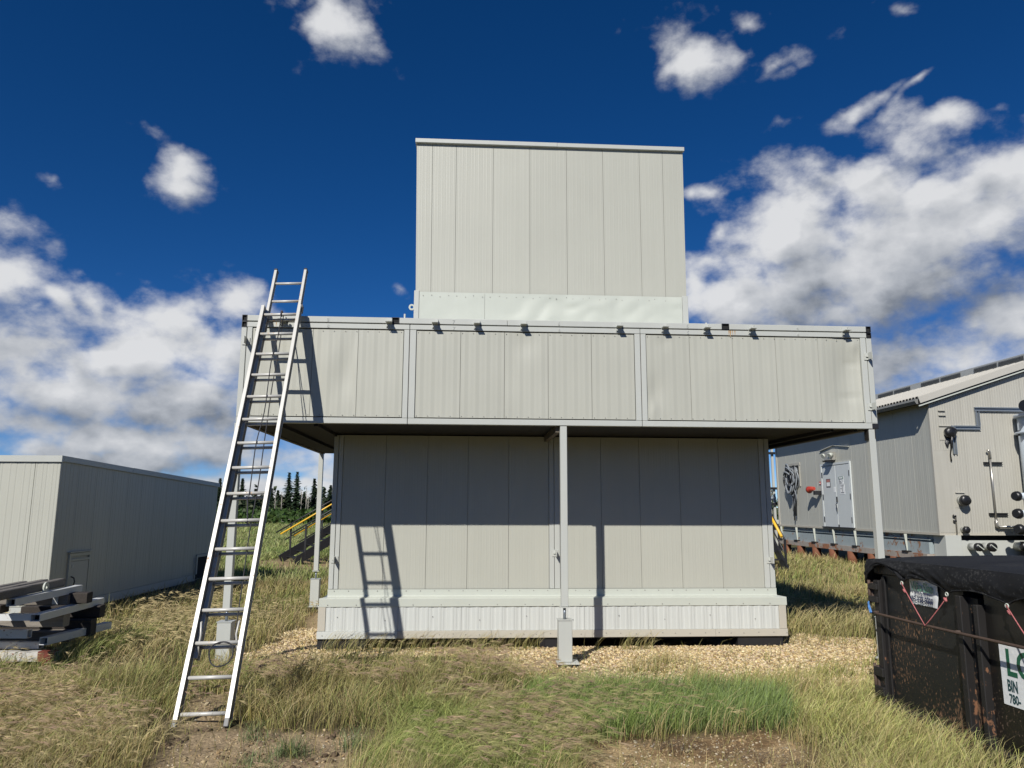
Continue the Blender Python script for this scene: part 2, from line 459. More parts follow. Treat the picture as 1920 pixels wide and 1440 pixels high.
class MB:
    def __init__(self):
        self.v = []; self.f = []; self.s = []

    def add(self, vs, fs, smooth=False):
        o = len(self.v)
        self.v += [tuple(p) for p in vs]
        self.f += [tuple(i + o for i in q) for q in fs]
        self.s += [smooth] * len(fs)
        return self

    def box(self, x0, x1, y0, y1, z0, z1, bev=0.0):
        if bev <= 0:
            vs = [(x, y, z) for x in (x0, x1) for y in (y0, y1) for z in (z0, z1)]
            return self.add(vs, [(0, 1, 3, 2), (4, 6, 7, 5), (0, 4, 5, 1), (2, 3, 7, 6), (0, 2, 6, 4), (1, 5, 7, 3)])
        c = [(x0 + x1) / 2, (y0 + y1) / 2, (z0 + z1) / 2]
        h = [(x1 - x0) / 2, (y1 - y0) / 2, (z1 - z0) / 2]
        return self.obox(Vector(c), Vector((1, 0, 0)), Vector((0, 1, 0)), Vector((0, 0, 1)), h, bev)

    def obox(self, c, ax, ay, az, h, bev=0.0):
        """oriented box with chamfered edges; h half sizes"""
        A = (ax, ay, az)
        b = min(bev, 0.45 * min(h))
        idx = {}
        vs = []
        for sx in (-1, 1):
            for sy in (-1, 1):
                for sz in (-1, 1):
                    s = (sx, sy, sz)
                    if b <= 0:
                        idx[s] = len(vs)
                        vs.append(c + sum((A[i] * (s[i] * h[i]) for i in range(3)), Vector()))
                    else:
                        for k in range(3):
                            idx[(s, k)] = len(vs)
                            vs.append(c + sum((A[i] * (s[i] * (h[i] if i == k else h[i] - b)) for i in range(3)), Vector()))
        fs = []
        for k in range(3):
            i, j = (k + 1) % 3, (k + 2) % 3
            for sg in (-1, 1):
                q = []
                for (a, bb) in ((-1, -1), (1, -1), (1, 1), (-1, 1)):
                    s = [0, 0, 0]; s[k] = sg; s[i] = a; s[j] = bb
                    q.append(idx[tuple(s)] if b <= 0 else idx[(tuple(s), k)])
                fs.append(q if sg > 0 else q[::-1])
        if b > 0:
            for k in range(3):          # edges along axis k
                i, j = (k + 1) % 3, (k + 2) % 3
                for a in (-1, 1):
                    for bb in (-1, 1):
                        s0 = [0, 0, 0]; s0[k] = -1; s0[i] = a; s0[j] = bb
                        s1 = list(s0); s1[k] = 1
                        s0, s1 = tuple(s0), tuple(s1)
                        q = [idx[(s0, i)], idx[(s1, i)], idx[(s1, j)], idx[(s0, j)]]
                        fs.append(q if a * bb < 0 else q[::-1])
            for s in [(a, bb, cc) for a in (-1, 1) for bb in (-1, 1) for cc in (-1, 1)]:
                q = [idx[(s, 0)], idx[(s, 1)], idx[(s, 2)]]
                fs.append(q if s[0] * s[1] * s[2] > 0 else q[::-1])
        return self.add(vs, fs)

    def beam(self, a, b, w, h, bev=0.0, up=(0, 0, 1)):
        a, b = Vector(a), Vector(b)
        d = (b - a); L = d.length; d.normalize()
        side = d.cross(Vector(up))
        if side.length < 1e-4:
            side = Vector((1, 0, 0))
        side.normalize()
        u = side.cross(d)
        return self.obox((a + b) / 2, d, -side, u, [L / 2, w / 2, h / 2], bev)

    def tube(self, pts, r, n=8, caps=True, smooth=True):
        pts = [Vector(p) for p in pts]
        rs = r if isinstance(r, (list, tuple)) else [r] * len(pts)
        rings = []
        prev = None
        vs = []
        for i, p in enumerate(pts):
            d = (pts[min(i + 1, len(pts) - 1)] - pts[max(i - 1, 0)])
            if d.length < 1e-9:
                d = Vector((0, 0, 1))
            d.normalize()
            if prev is None:
                t = Vector((0, 0, 1)) if abs(d.z) < 0.9 else Vector((1, 0, 0))
                a = d.cross(t).normalized()
            else:
                a = (prev - d * prev.dot(d)).normalized()
            prev = a
            b = d.cross(a)
            for k in range(n):
                an = 2 * math.pi * k / n
                vs.append(p + (a * math.cos(an) + b * math.sin(an)) * rs[i])
        fs = []
        for i in range(len(pts) - 1):
            for k in range(n):
                fs.append((i * n + k, i * n + (k + 1) % n, (i + 1) * n + (k + 1) % n, (i + 1) * n + k))
        self.add(vs, fs, smooth)
        if caps:
            o = len(self.v) - len(vs)
            self.f.append(tuple(o + k for k in range(n))[::-1]); self.s.append(False)
            self.f.append(tuple(o + (len(pts) - 1) * n + k for k in range(n))); self.s.append(False)
        return self

    def prism(self, poly, axis, a0, a1):
        """polygon (2-D list) extruded along 'x','y' or 'z'"""
        def P(p, a):
            if axis == 'y':
                return (p[0], a, p[1])
            if axis == 'x':
                return (a, p[0], p[1])
            return (p[0], p[1], a)
        n = len(poly)
        vs = [P(p, a0) for p in poly] + [P(p, a1) for p in poly]
        fs = [tuple(range(n)), tuple(range(2 * n - 1, n - 1, -1))]
        fs += [(i, n + i, n + (i + 1) % n, (i + 1) % n) for i in range(n)]
        return self.add(vs, fs)

    def grid(self, fn, nu, nv, smooth=True):
        vs = [fn(i / nu, j / nv) for j in range(nv + 1) for i in range(nu + 1)]
        fs = [(j * (nu + 1) + i, j * (nu + 1) + i + 1, (j + 1) * (nu + 1) + i + 1, (j + 1) * (nu + 1) + i)
              for j in range(nv) for i in range(nu)]
        return self.add(vs, fs, smooth)

    def ring(self, c, axis, R0, r, n=16, m=6):
        c = Vector(c); ax = Vector(axis).normalized()
        t = Vector((0, 0, 1)) if abs(ax.z) < 0.9 else Vector((1, 0, 0))
        a = ax.cross(t).normalized(); b = ax.cross(a)
        vs = []; fs = []
        for i in range(n):
            th = 2 * math.pi * i / n
            d = a * math.cos(th) + b * math.sin(th)
            for j in range(m):
                ph = 2 * math.pi * j / m
                vs.append(c + d * (R0 + r * math.cos(ph)) + ax * (r * math.sin(ph)))
        for i in range(n):
            for j in range(m):
                fs.append((i * m + j, ((i + 1) % n) * m + j, ((i + 1) % n) * m + (j + 1) % m, i * m + (j + 1) % m))
        return self.add(vs, fs, True)

    def mesh(self, name, mat):
        me = bpy.data.meshes.new(name)
        me.from_pydata(self.v, [], self.f)
        me.polygons.foreach_set('use_smooth', self.s)
        me.materials.append(mat)
        me.update()
        return me

    def build(self, name, mat, parent=None):
        off = offset_of(parent)
        if off is not None:
            self.v = [(p[0] - off[0], p[1] - off[1], p[2] - off[2]) for p in self.v]
        o = bpy.data.objects.new(name, self.mesh(name, mat))
        COL.objects.link(o)
        if parent is not None:
            o.parent = parent
        return o


def tag(o, label=None, cat=None, group=None, kind=None):
    if label: o['label'] = label
    if cat: o['category'] = cat
    if group: o['group'] = group
    if kind: o['kind'] = kind
    return o


def thing(name, label, cat, loc=(0, 0, 0), rz=0.0, group=None):
    o = bpy.data.objects.new(name, None)
    COL.objects.link(o)
    o.location = loc
    o.rotation_euler = (0, 0, rz)
    o.empty_display_size = 0.2
    return tag(o, label, cat, group)


def dup(root, loc, rz=None, label=None):
    r = root.copy(); COL.objects.link(r); r.location = loc
    if rz is not None:
        r.rotation_euler = (0, 0, rz)
    if label:
        r['label'] = label
    for ch in list(root.children):
        c = ch.copy(); COL.objects.link(c); c.parent = r
        for g in ch.children:
            d = g.copy(); COL.objects.link(d); d.parent = c
    return r


def text_mesh(s, size, name, mat, parent, loc, rot, extrude=0.001, xscale=1.0, bold=0.0, align='LEFT'):
    cu = bpy.data.curves.new(name, 'FONT')
    cu.body = s; cu.size = size; cu.extrude = extrude; cu.align_x = align; cu.offset = bold
    cu.resolution_u = 3
    tmp = bpy.data.objects.new('tmp', cu); COL.objects.link(tmp)
    dg = bpy.context.evaluated_depsgraph_get()
    me = bpy.data.meshes.new_from_object(tmp.evaluated_get(dg))
    bpy.data.objects.remove(tmp)
    me.materials.clear(); me.materials.append(mat); me.name = name
    o = bpy.data.objects.new(name, me); COL.objects.link(o)
    o.parent = parent; o.location = loc; o.rotation_euler = rot; o.scale = (xscale, 1, 1)
    return o


def np_mesh(name, verts, quads, tris, cols, mat, kind='stuff', parent=None):
    me = bpy.data.meshes.new(name)
    nq, ntr = len(quads), len(tris)
    me.vertices.add(len(verts)); me.vertices.foreach_set('co', verts.astype(np.float32).ravel())
    loops = np.concatenate([quads.ravel(), tris.ravel()]).astype(np.int32)
    me.loops.add(len(loops)); me.loops.foreach_set('vertex_index', loops)
    me.polygons.add(nq + ntr)
    starts = np.concatenate([np.arange(nq) * 4, nq * 4 + np.arange(ntr) * 3]).astype(np.int32)
    me.polygons.foreach_set('loop_start', starts)
    me.update(calc_edges=True)
    if cols is not None:
        a = me.attributes.new('col', 'FLOAT_COLOR', 'POINT')
        c4 = np.ones((len(verts), 4), np.float32); c4[:, :3] = cols
        a.data.foreach_set('color', c4.ravel())
    me.materials.append(mat)
    o = bpy.data.objects.new(name, me); COL.objects.link(o)
    if kind: o['kind'] = kind
    if parent is not None: o.parent = parent
    return o


# ------------------------------------------------------------------ building frame
TH = R(3.5288)
BX, BY = -0.1606, 8.9116


def fb(x, y, z=0.0):
    return Vector((BX + x * math.cos(TH) - y * math.sin(TH), BY + x * math.sin(TH) + y * math.cos(TH), z))


def bthing(name, label, cat, x, y, z=0.0, group=None):
    o = thing(name, label, cat, fb(x, y, z), TH, group)
    OFF[o.name] = (x, y, z)
    return o


# ================================================================== LARGE STRUCTURE
def ribbed(x0, x1, z0, z1, y, ribs, depth, width=0.02, t=0.02, dent=None, top=None):
    """pressed sheet facing -y: shallow V grooves / raised ribs, with returned edges"""
    prof = [(x0, y + t), (x0 + 0.001, y)]
    for (rx, s) in ribs:
        prof += [(rx - width / 2, y), (rx - width * 0.22, y - s * depth), (rx + width * 0.22, y - s * depth), (rx + width / 2, y)]
    prof += [(x1 - 0.001, y), (x1, y + t)]
    m = MB()
    nz = 1 if dent is None else 26
    if dent is not None:            # dense cross-section for the dented sheets
        p2 = []
        for i in range(len(prof) - 1):
            a, b = prof[i], prof[i + 1]
            k = max(1, int(abs(b[0] - a[0]) / 0.03))
            for q in range(k):
                p2.append((a[0] + (b[0] - a[0]) * q / k, a[1] + (b[1] - a[1]) * q / k))
        p2.append(prof[-1]); prof = [p for p in p2 if p[1] < y + t * 0.5]
        for (xe, xi) in ((x0, prof[0][0]), (x1, prof[-1][0])):       # returned edges, kept crisp
            m.add([(xi, y + dent(xi, z0 + (z1 - z0) * j / nz), z0 + (z1 - z0) * j / nz) for j in range(nz + 1)]
                  + [(xe, y + t, z0 + (z1 - z0) * j / nz) for j in range(nz + 1)],
                  [(j, j + 1, nz + 2 + j, nz + 1 + j) for j in range(nz)])
    n = len(prof)
    vs = []
    for j in range(nz + 1):
        for (px, py) in prof:
            zt = z1 if top is None else top(px)
            z = z0 + (zt - z0) * j / nz
            vs.append((px, py + (dent(px, z) if dent else 0), z))
    fs = [(j * n + i, j * n + i + 1, (j + 1) * n + i + 1, (j + 1) * n + i) for j in range(nz) for i in range(n - 1)]
    m.add(vs, fs, dent is not None)
    return m


def screws(pts, parent, r=0.006, name='screw_row', mat=None):
    """small hexagonal screw heads on a face towards -y"""
    m = MB()
    for (x, y, z) in pts:
        vs = [(x + r * math.cos(k * math.pi / 3), y - 0.005, z + r * math.sin(k * math.pi / 3)) for k in range(6)]
        vs += [(x + 1.25 * r * math.cos(k * math.pi / 3), y + 0.001, z + 1.25 * r * math.sin(k * math.pi / 3)) for k in range(6)]
        m.add(vs, [tuple(range(6))] + [(k, 6 + k, 6 + (k + 1) % 6, (k + 1) % 6) for k in range(6)])
    o = m.build(name, mat or M_SCREW, parent)
    return tag(o, kind='stuff')


def clip(parent, x, y, z, mat=None, w=0.074, out=0.116, name='rail_clip'):
    """clip across two rails: back plate, shelf sticking out, small upright tab and a bolt"""
    m = MB()
    m.box(x - w / 2, x + w / 2, y - 0.006, y, z - 0.055, z + 0.055)
    m.box(x - w / 2, x + w / 2, y - out, y - 0.007, z - 0.004, z + 0.006)
    m.box(x + w / 2 - 0.006, x + w / 2, y - 0.045, y - 0.008, z + 0.0065, z + 0.05)
    m.tube([(x - 0.025, y - 0.001, z - 0.04), (x - 0.025, y - 0.035, z - 0.04)], 0.008, 6)
    return m.build(name, mat or M_TRIM, parent)


def side_clip(parent, x, y, z, name='joint_latch'):
    m = MB()
    m.box(x - 0.045, x + 0.045, y - 0.006, y, z - 0.045, z + 0.045, 0.002)
    m.box(x + 0.000, x + 0.008, y - 0.105, y - 0.007, z - 0.04, z + 0.045)
    m.box(x - 0.028, x - 0.002, y - 0.022, y - 0.008, z - 0.008, z + 0.008)
    return m.build(name, M_TRIM, parent)


XL, XR, ZB, ZT = -3.108, 4.730, 2.784, 4.090
WL, WR, YW = -2.190, 3.900, 1.408
YBK = 5.30

# ---------------------------------------------------------------- lower module
low = bthing('equipment_building', 'pale grey panelled lower building under the wide overhang, standing on black skid beams', 'building', 0.85, 3.4)
MB().box(WL + 0.012, WR - 0.012, YW + 0.021, YBK - 0.1, 0.13, ZB - 0.004).build('wall', M_PANEL, low)


def fine_ribs(x0, x1, n=9):
    w = (x1 - x0) / n
    return [(x0 + w * (i + 0.5), 1 if i % 3 else -1) for i in range(n)]


def put_panels(parent, edges, z0, z1, y, depth, nribs, gap=0.0014, dents=None, mat=None, bold=None, ry=0.02):
    for i in range(len(edges) - 1):
        a, b = edges[i] + gap, edges[i + 1] - gap
        if bold:
            n = max(2, int(round((b - a) / 0.127)))
            w = (b - a) / n
            ribs = []
            for k in range(n):
                c = a + w * (k + 0.38)
                ribs += [(c, 1), (c + 0.046, -0.9)]
        else:
            ribs = fine_ribs(a, b, max(2, int(round(nribs * (b - a) / 0.56))))
        d = dents.get(i) if dents else None
        ribbed(a, b, z0, z1, y, ribs, depth, 0.026 if bold else 0.016, ry, d).build('wall_panel', mat or M_PANEL, parent)


ZW0, ZW1 = 0.724, ZB - 0.006
le = [-2.059, -1.480, -0.909, -0.353, 0.207, 0.762]
re_ = [0.915, 1.492, 2.035, 2.604, 3.169, 3.748]
put_panels(low, le, ZW0, ZW1, YW, 0.0007, 10)
put_panels(low, re_, ZW0, ZW1, YW, 0.0007, 10)
for (a, b, o) in ((WL, -2.128, 0.0), (-2.120, -2.063, 0.0), (0.766, 0.832, 0.0), (0.838, 0.911, 0.004), (3.752, 3.826, 0.0), (3.833, WR, 0.0)):
    MB().box(a, b, YW - 0.010 - o, YW + 0.020, ZW0, ZW1, 0.003).build('corner_trim' if (a < -2 or a > 3) else 'joint_trim', M_TRIM, low)
for x, z in ((-2.120, 1.109), (0.848, 1.192), (3.835, 1.098)):
    side_clip(low, x, YW - 0.0145, z)
# flashing above the skirt: two sheets with a lap joint
SKL, SKR, YS = -2.286, 3.976, 1.288
for (a, b, yo) in ((WL - 0.004, -0.92, 0.0), (-0.921, 2.03, 0.003), (2.029, WR + 0.004, 0.0)):
    m = MB()
    p = [(YW - 0.012, 0.722), (YW - 0.013, 0.640), (YW - 0.018, 0.632), (YS - 0.006, 0.618), (YS - 0.010, 0.612), (YS - 0.012, 0.512), (YS - 0.004, 0.506)]
    xa, xb = a, b
    va = []
    for k, (yy, zz) in enumerate(p):
        ex = 0.085 if k >= 3 else 0.0
        va.append((xa - (ex if a < WL else 0), yy - yo, zz))
    vb = []
    for k, (yy, zz) in enumerate(p):
        ex = 0.085 if k >= 3 else 0.0
        vb.append((xb + (ex if b > WR else 0), yy - yo, zz))
    n = len(p)
    m.add(va + vb, [(i, i + 1, n + i + 1, n + i) for i in range(n - 1)])
    m.build('flashing', M_FLASH, low)
MB().box(SKL + 0.01, SKR - 0.01, YS + 0.03, YBK - 0.15, 0.13, 0.60).build('skirt_core', M_SKIRT, low)
# ribbed skirt sheets
xs = [SKL + 0.10, -1.25, -0.42, 0.38, 1.22, 2.08, 2.95, SKR - 0.10]
for i in range(len(xs) - 1):
    a, b = xs[i] + 0.001, xs[i + 1] - 0.001
    n = int(round((b - a) / 0.16)); w = (b - a) / n
    ribs = []
    for k in range(n):
        ribs += [(a + w * (k + 0.30), 1), (a + w * (k + 0.72), -1)]
    ribbed(a, b, 0.205, 0.506, YS, ribs, 0.0038, 0.045, 0.02).build('skirt_sheet', M_SKIRT, low)
for (a, b) in ((SKL, SKL + 0.098), (SKR - 0.098, SKR)):
    MB().box(a, b, YS - 0.010, YS + 0.028, 0.205, 0.507, 0.003).build('skirt_corner_trim', M_SKIRTB, low)
for (a, b, mt) in ((SKL - 0.006, -1.252, M_SKIRT), (-1.25, -0.02, M_SKIRTB), (-0.018, 1.32, M_SKIRTB), (1.322, 2.99, M_SKIRTB), (2.992, SKR + 0.008, M_SKIRTB)):
    o = MB().box(a, b, YS - 0.014, YS + 0.028, 0.108, 0.203, 0.003).build('skirt_base_strip', mt, low)
    if mt is M_SKIRT:
        o['label'] = 'whiter base strip'
screws([(x, YW - 0.0135, 0.700) for x in np.arange(WL + 0.08, WR, 0.19)] + [(x, YS - 0.0135, 0.535) for x in np.arange(SKL + 0.12, SKR, 0.37)], low)
screws([(x + 0.02 * math.sin(7 * x), YS - 0.0145, 0.157 + 0.006 * math.sin(9 * x)) for x in np.arange(SKL + 0.07, SKR, 0.187)]
       + [(x, YS - 0.004, 0.36 + 0.03 * math.sin(5 * x)) for x in np.arange(SKL + 0.25, SKR - 0.2, 0.62)], low)
# skid below
for x0, x1 in ((SKL + 0.0, SKL + 0.62), (0.62, 0.90), (3.3, 3.92)):
    MB().box(x0, x1, YS + 0.02, YS + 0.55, -0.03, 0.105).build('skid_foot', M_BLACK, low)
MB().box(SKL + 0.05, SKR - 0.05, YS + 0.62, YS + 0.72, -0.02, 0.128).build('skid_beam', M_BLACK, low)
MB().box(SKL + 0.05, SKR - 0.05, YBK - 0.4, YBK - 0.3, -0.02, 0.128).build('skid_beam', M_BLACK, low)
for x in np.arange(-1.2, 3.4, 1.5):
    MB().box(x, x + 0.1, YS + 0.73, YBK - 0.41, 0.0, 0.128).build('skid_cross_beam', M_BLACK, low)

# ---------------------------------------------------------------- overhanging module
deck = bthing('overhanging_module', 'wide pale grey box module laid across the lower building, numbered double top rails', 'building module', 0.8, 2.6, ZB)
SEAM = (-1.0925, 1.7590)
units = [(XL, SEAM[0] - 0.003), (SEAM[0] + 0.003, SEAM[1] - 0.003), (SEAM[1] + 0.003, XR)]
MB().box(XL + 0.02, XR - 0.02, 0.11, YBK, ZB + 0.02, ZT - 0.02).build('wall', M_PANEL, deck)
MB().box(XL + 0.01, XR - 0.01, 0.05, YBK + 0.01, ZT - 0.018, ZT - 0.004).build('roof', M_TRIM, deck)
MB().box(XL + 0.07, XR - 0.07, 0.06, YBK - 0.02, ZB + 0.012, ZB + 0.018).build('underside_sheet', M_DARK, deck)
for (a, b) in ((XL + 0.001, XL + 0.068), (XR - 0.068, XR - 0.001)):
    MB().box(a, b, 0.071, YBK, ZB - 0.002, ZB + 0.09).build('edge_channel', M_CHAN, deck)
MB().box(0.70, 0.76, 0.075, YW - 0.03, ZB - 0.075, ZB + 0.01).build('underside_beam', M_CHAN, deck)
for x in (XL + 0.9, XL + 0.45, 4.15, 4.45):
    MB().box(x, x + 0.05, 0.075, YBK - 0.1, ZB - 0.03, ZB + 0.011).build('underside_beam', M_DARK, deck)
for (a, b) in units:
    MB().box(a, b, 0.0, 0.070, ZB, ZB + 0.070, 0.004).build('bottom_rail', M_TRIM, deck)
    MB().box(a + (0.062 if a == XL else 0), b - (0.062 if b == XR else 0), 0.0, 0.070, 3.944, 4.006, 0.004).build('lower_top_rail', M_TRIM, deck)
for (a, b) in ((XL + 0.062, -1.315), (-1.222, 0.10), (0.103, 2.800), (2.895, XR - 0.062)):
    MB().box(a, b, -0.003, 0.066, 4.018, ZT, 0.004).build('upper_top_rail', M_TRIM, deck)
# square tube ends: dark mouths with thin walls
def tube_end(x0, x1, z0, z1, y=-0.004, depth=0.16, name='tube_end', mat=None):
    t = 0.007
    o = MB()
    o.box(x0, x0 + t, y, y + depth, z0, z1).box(x1 - t, x1, y, y + depth, z0, z1)
    o.box(x0 + t, x1 - t, y, y + depth, z0, z0 + t).box(x0 + t, x1 - t, y, y + depth, z1 - t, z1)
    o = o.build(name, mat or M_BLACK, deck)
    MB().box(x0 + t, x1 - t, y + 0.02, y + 0.03, z0 + t, z1 - t).build('tube_void', M_VOID, o)


for (a, b, z0, z1) in ((XL, XL + 0.060, 4.017, 4.092), (XL, XL + 0.060, 3.940, 4.010), (XR - 0.060, XR, 4.017, 4.092), (XR - 0.060, XR, 3.940, 4.010),
                       (-1.313, -1.224, 4.019, 4.094), (2.802, 2.893, 4.019, 4.094)):
    tube_end(a, b, z0, z1)
for (x, w, z1, L) in ((2.905, 0.014, 4.004, 0.075), (2.935, 0.006, 4.004, 0.06), (2.965, 0.009, 4.004, 0.05), (2.885, 0.005, 4.004, 0.07), (-2.70, 0.006, 4.004, 0.05)):
    m = MB()
    n = 6
    vs = []
    for i in range(n + 1):
        q = i / n
        ww = w * (0.5 + 0.5 * abs(math.sin(3 * q + x * 9))) * (1 - 0.6 * q)
        vs += [(x - ww, -0.0008, z1 - L * q), (x + ww, -0.0008, z1 - L * q)]
    m.add(vs, [(2 * i, 2 * i + 1, 2 * i + 3, 2 * i + 2) for i in range(n)])
    m.build('rust_stain', M_RUSTRUN, deck)
MB().box(XR - 0.075, XR + 0.008, -0.006, 0.07, ZB + 0.005, ZB + 0.066, 0.004).build('dark_tube_mouth', M_BLACK, deck)  # black block painted as the dark inside of an open tube end
# uprights between the panels
UP = ((XL, XL + 0.062), (XL + 0.070, -2.978), (-1.160, SEAM[0] - 0.004), (SEAM[0] + 0.004, -1.012), (1.686, SEAM[1] - 0.004), (SEAM[1] + 0.004, 1.828),
      (4.584, 4.655), (4.664, XR))
for (a, b) in UP:
    MB().box(a, b, 0.0012, 0.068, ZB + 0.072, 3.942, 0.004).build('upright', M_TRIM, deck)
for x in SEAM:
    MB().box(x - 0.002, x + 0.002, 0.012, 0.05, 2.95, 3.94).build('rust_line', M_ROD, deck)


def bump(x, z, cx, cz, rx, rz):
    q = ((x - cx) / rx) ** 2 + ((z - cz) / rz) ** 2
    return math.exp(-q)


def dent_right(x, z):
    d = 0.055 * bump(x, z, 4.40, 3.52, 0.20, 0.36) - 0.018 * bump(x, z, 4.52, 3.86, 0.07, 0.10)
    d += 0.016 * bump(x, z, 4.47, 3.62, 0.10, 0.02) + 0.012 * bump(x, z, 4.42, 3.18, 0.14, 0.03)
    d += 0.030 * bump(x, z, 4.35, 3.05, 0.2, 0.3)
    return d + 0.004 * mnoise.noise(Vector((x * 4, z * 3, 1)))


def dent_left(x, z):
    return (-0.010 * bump(x, z, -1.735, 3.45, 0.03, 0.28) + 0.016 * bump(x, z, -1.83, 3.4, 0.10, 0.4) + 0.008 * bump(x, z, -1.95, 3.3, 0.1, 0.25)
            + 0.003 * mnoise.noise(Vector((x * 4, z * 3, 2))))


def dent_mid(x, z):
    return 0.010 * bump(x, z, 0.30, 3.78, 0.16, 0.16) + 0.004 * mnoise.noise(Vector((x * 3, z * 2.2, 5)))


def dent_r1(x, z):
    return 0.02 * bump(x, z, 1.93, 3.2, 0.12, 0.22) - 0.012 * bump(x, z, 1.92, 3.0, 0.04, 0.12) + 0.008 * bump(x, z, 2.06, 3.84, 0.1, 0.08)


def wob(s):
    return lambda x, z: 0.0035 * mnoise.noise(Vector((x * 3.2, z * 2.0, s)))


PZ0, PZ1, PY = 2.868, 3.932, 0.014
put_panels(deck, [-2.974, -2.80, -2.256, -1.712, -1.166], PZ0, PZ1, PY, 0.0009, 4, bold=True, dents={1: wob(1), 2: dent_left, 3: wob(3)})
put_panels(deck, [-1.008, -0.470, 0.068, 0.606, 1.144, 1.680], PZ0, PZ1, PY, 0.0009, 4, bold=True, dents={0: wob(4), 1: wob(5), 2: dent_mid, 3: wob(7), 4: wob(8)})
put_panels(deck, [1.832, 2.380, 2.930, 3.480, 4.030, 4.580], PZ0, PZ1, PY, 0.0009, 4, bold=True, dents={0: dent_r1, 1: wob(9), 2: wob(10), 3: wob(11), 4: dent_right})
sp = []
for (a, b) in ((-2.95, -1.18), (-0.99, 1.66), (1.85, 4.56)):
    for x in np.arange(a, b, 0.135):
        sp += [(x, PY - 0.003, 3.912), (x, PY - 0.003, 2.886)]
screws(sp, deck, 0.0045)
for x in (-2.62, -1.344, -0.786, -0.276, 0.297, 1.489, 2.061, 2.591, 3.172, 4.382):
    clip(deck, x, -0.004, 4.018)
for x, z in ((XL + 0.065, 3.765), (XR - 0.070, 3.70), (XR - 0.070, 3.06)):
    side_clip(deck, x, -0.004, z)
for s, x in (('8', -2.10), ('7', -0.575), ('6', 0.725), ('5', 2.345), ('4', 3.760)):
    for z, yy in ((4.030, -0.004), (3.950, -0.001)):
        off = OFF[deck.name]
        o = text_mesh(s, 0.062, 'weld_number', M_TRIM, deck, (x - off[0] + (0.0 if z > 4 else 0.004), yy - off[1], z - off[2]), (R(90), 0, 0), extrude=0.0035)
for x, y in ((-1.19, 0.35), (2.72, 0.35)):
    MB().tube([(x, y, ZT - 0.01), (x, y, ZT + (0.14 if x < 0 else 0.10))], 0.012, 8).build('vent_rod', M_TRIM, deck)

# ---------------------------------------------------------------- tower
tw = bthing('rooftop_tower', 'tall windowless pale grey tower of vertical panels rising behind the overhanging module', 'tower', 0.78, 2.4, ZT)
YT, YTB, TZ1 = 0.9615, 3.9, 6.935


def txl(z): return -1.090 - (z - 4.1) * 0.0200
def txr(z): return 2.650 + (z - 4.1) * 0.0110


m = MB()
vs = [(txl(4.09) + .004, YT + 0.02, 4.09), (txr(4.09) - .004, YT + 0.02, 4.09), (txr(4.09) - .004, YTB, 4.09), (txl(4.09) + .004, YTB, 4.09),
      (txl(6.89) + .004, YT + 0.02, 6.89), (txr(6.89) - .004, YT + 0.02, 6.89), (txr(6.89) - .004, YTB, 6.89), (txl(6.89) + .004, YTB, 6.89)]
m.add(vs, [(0, 1, 5, 4), (1, 2, 6, 5), (2, 3, 7, 6), (3, 0, 4, 7), (4, 5, 6, 7), (0, 3, 2, 1)])
m.build('wall', M_PANEL, tw)
tb = [-1.095, -0.892, -0.568, -0.056, 0.463, 0.986, 1.508, 2.030, 2.362, 2.655]
tt = [-1.143, -0.917, -0.581, -0.056, 0.463, 0.986, 1.509, 2.040, 2.378, 2.679]
for i in range(len(tb) - 1):
    a, b = tb[i], tb[i + 1]
    n = max(2, int(round((b - a) / 0.056)))
    mm = ribbed(a + 0.0012, b - 0.0012, 4.10, 6.885, YT, fine_ribs(a + 0.003, b - 0.003, n), 0.0005, 0.014, 0.02)
    # the tower widens slightly towards its top
    mm.v = [(x + (x - a) / (b - a) * (tt[i + 1] - b) * (z - 4.1) / 2.785 + (b - x) / (b - a) * (tt[i] - a) * (z - 4.1) / 2.785, y, z) for (x, y, z) in mm.v]
    mm.build('wall_panel', M_PANEL, tw)
m = MB().box(txl(6.9) - 0.012, 0.85, YT - 0.045, YT + 0.02, 6.878, 6.938, 0.003)
m.build('roof_edge_trim', M_TRIM, tw)
MB().box(0.852, txr(6.9) + 0.012, YT - 0.043, YT + 0.02, 6.878, 6.938, 0.003).build('roof_edge_trim', M_TRIM, tw)
MB().box(txl(6.9) - 0.012, txr(6.9) + 0.012, YT + 0.0205, YTB + 0.03, 6.892, 6.937).build('roof', M_TRIM, tw)


def crumple(seed, amp):
    def f(x, z):
        k = min(1.0, max(0.0, (x + 0.1) / 0.8)) if seed == 2 else 0.25
        edge = min(1.0, (z - 4.09) / 0.2 + 0.25) * min(1.0, (4.71 - z) / 0.12)
        a = mnoise.noise(Vector((x * 1.7 + z * 1.1, z * 2.6 - x * 0.8, seed)))
        b = abs(mnoise.noise(Vector((x * 3.1 - z * 2.0, z * 4.0 + x, seed + 7))))
        return -amp * k * max(0.0, edge) * (a * 1.0 + b * 1.3)
    return f


for (a, b, sd) in ((-1.050, -0.161, 1), (-0.158, 2.586, 2)):
    f = crumple(sd, 0.020)
    MB().grid(lambda u, v: (a + (b - a) * u, YT - 0.014 - (0.003 if sd == 2 else 0) + f(a + (b - a) * u, 4.085 + 0.62 * v), 4.085 + 0.62 * v),
              60 if sd == 2 else 20, 16).build('base_flashing', M_FLASH, tw)
for (a, b) in ((-1.122, -1.054), (2.592, 2.672)):
    MB().box(a, b, YT - 0.022, YT + 0.04, 4.085, 4.722, 0.003).build('corner_trim', M_TRIM, tw)
screws([(-1.0 + 0.115 * k + 0.02 * math.sin(k * 3.1), YT - 0.018, 4.652 + 0.012 * math.sin(k * 2.3)) for k in range(31)], tw, 0.005)
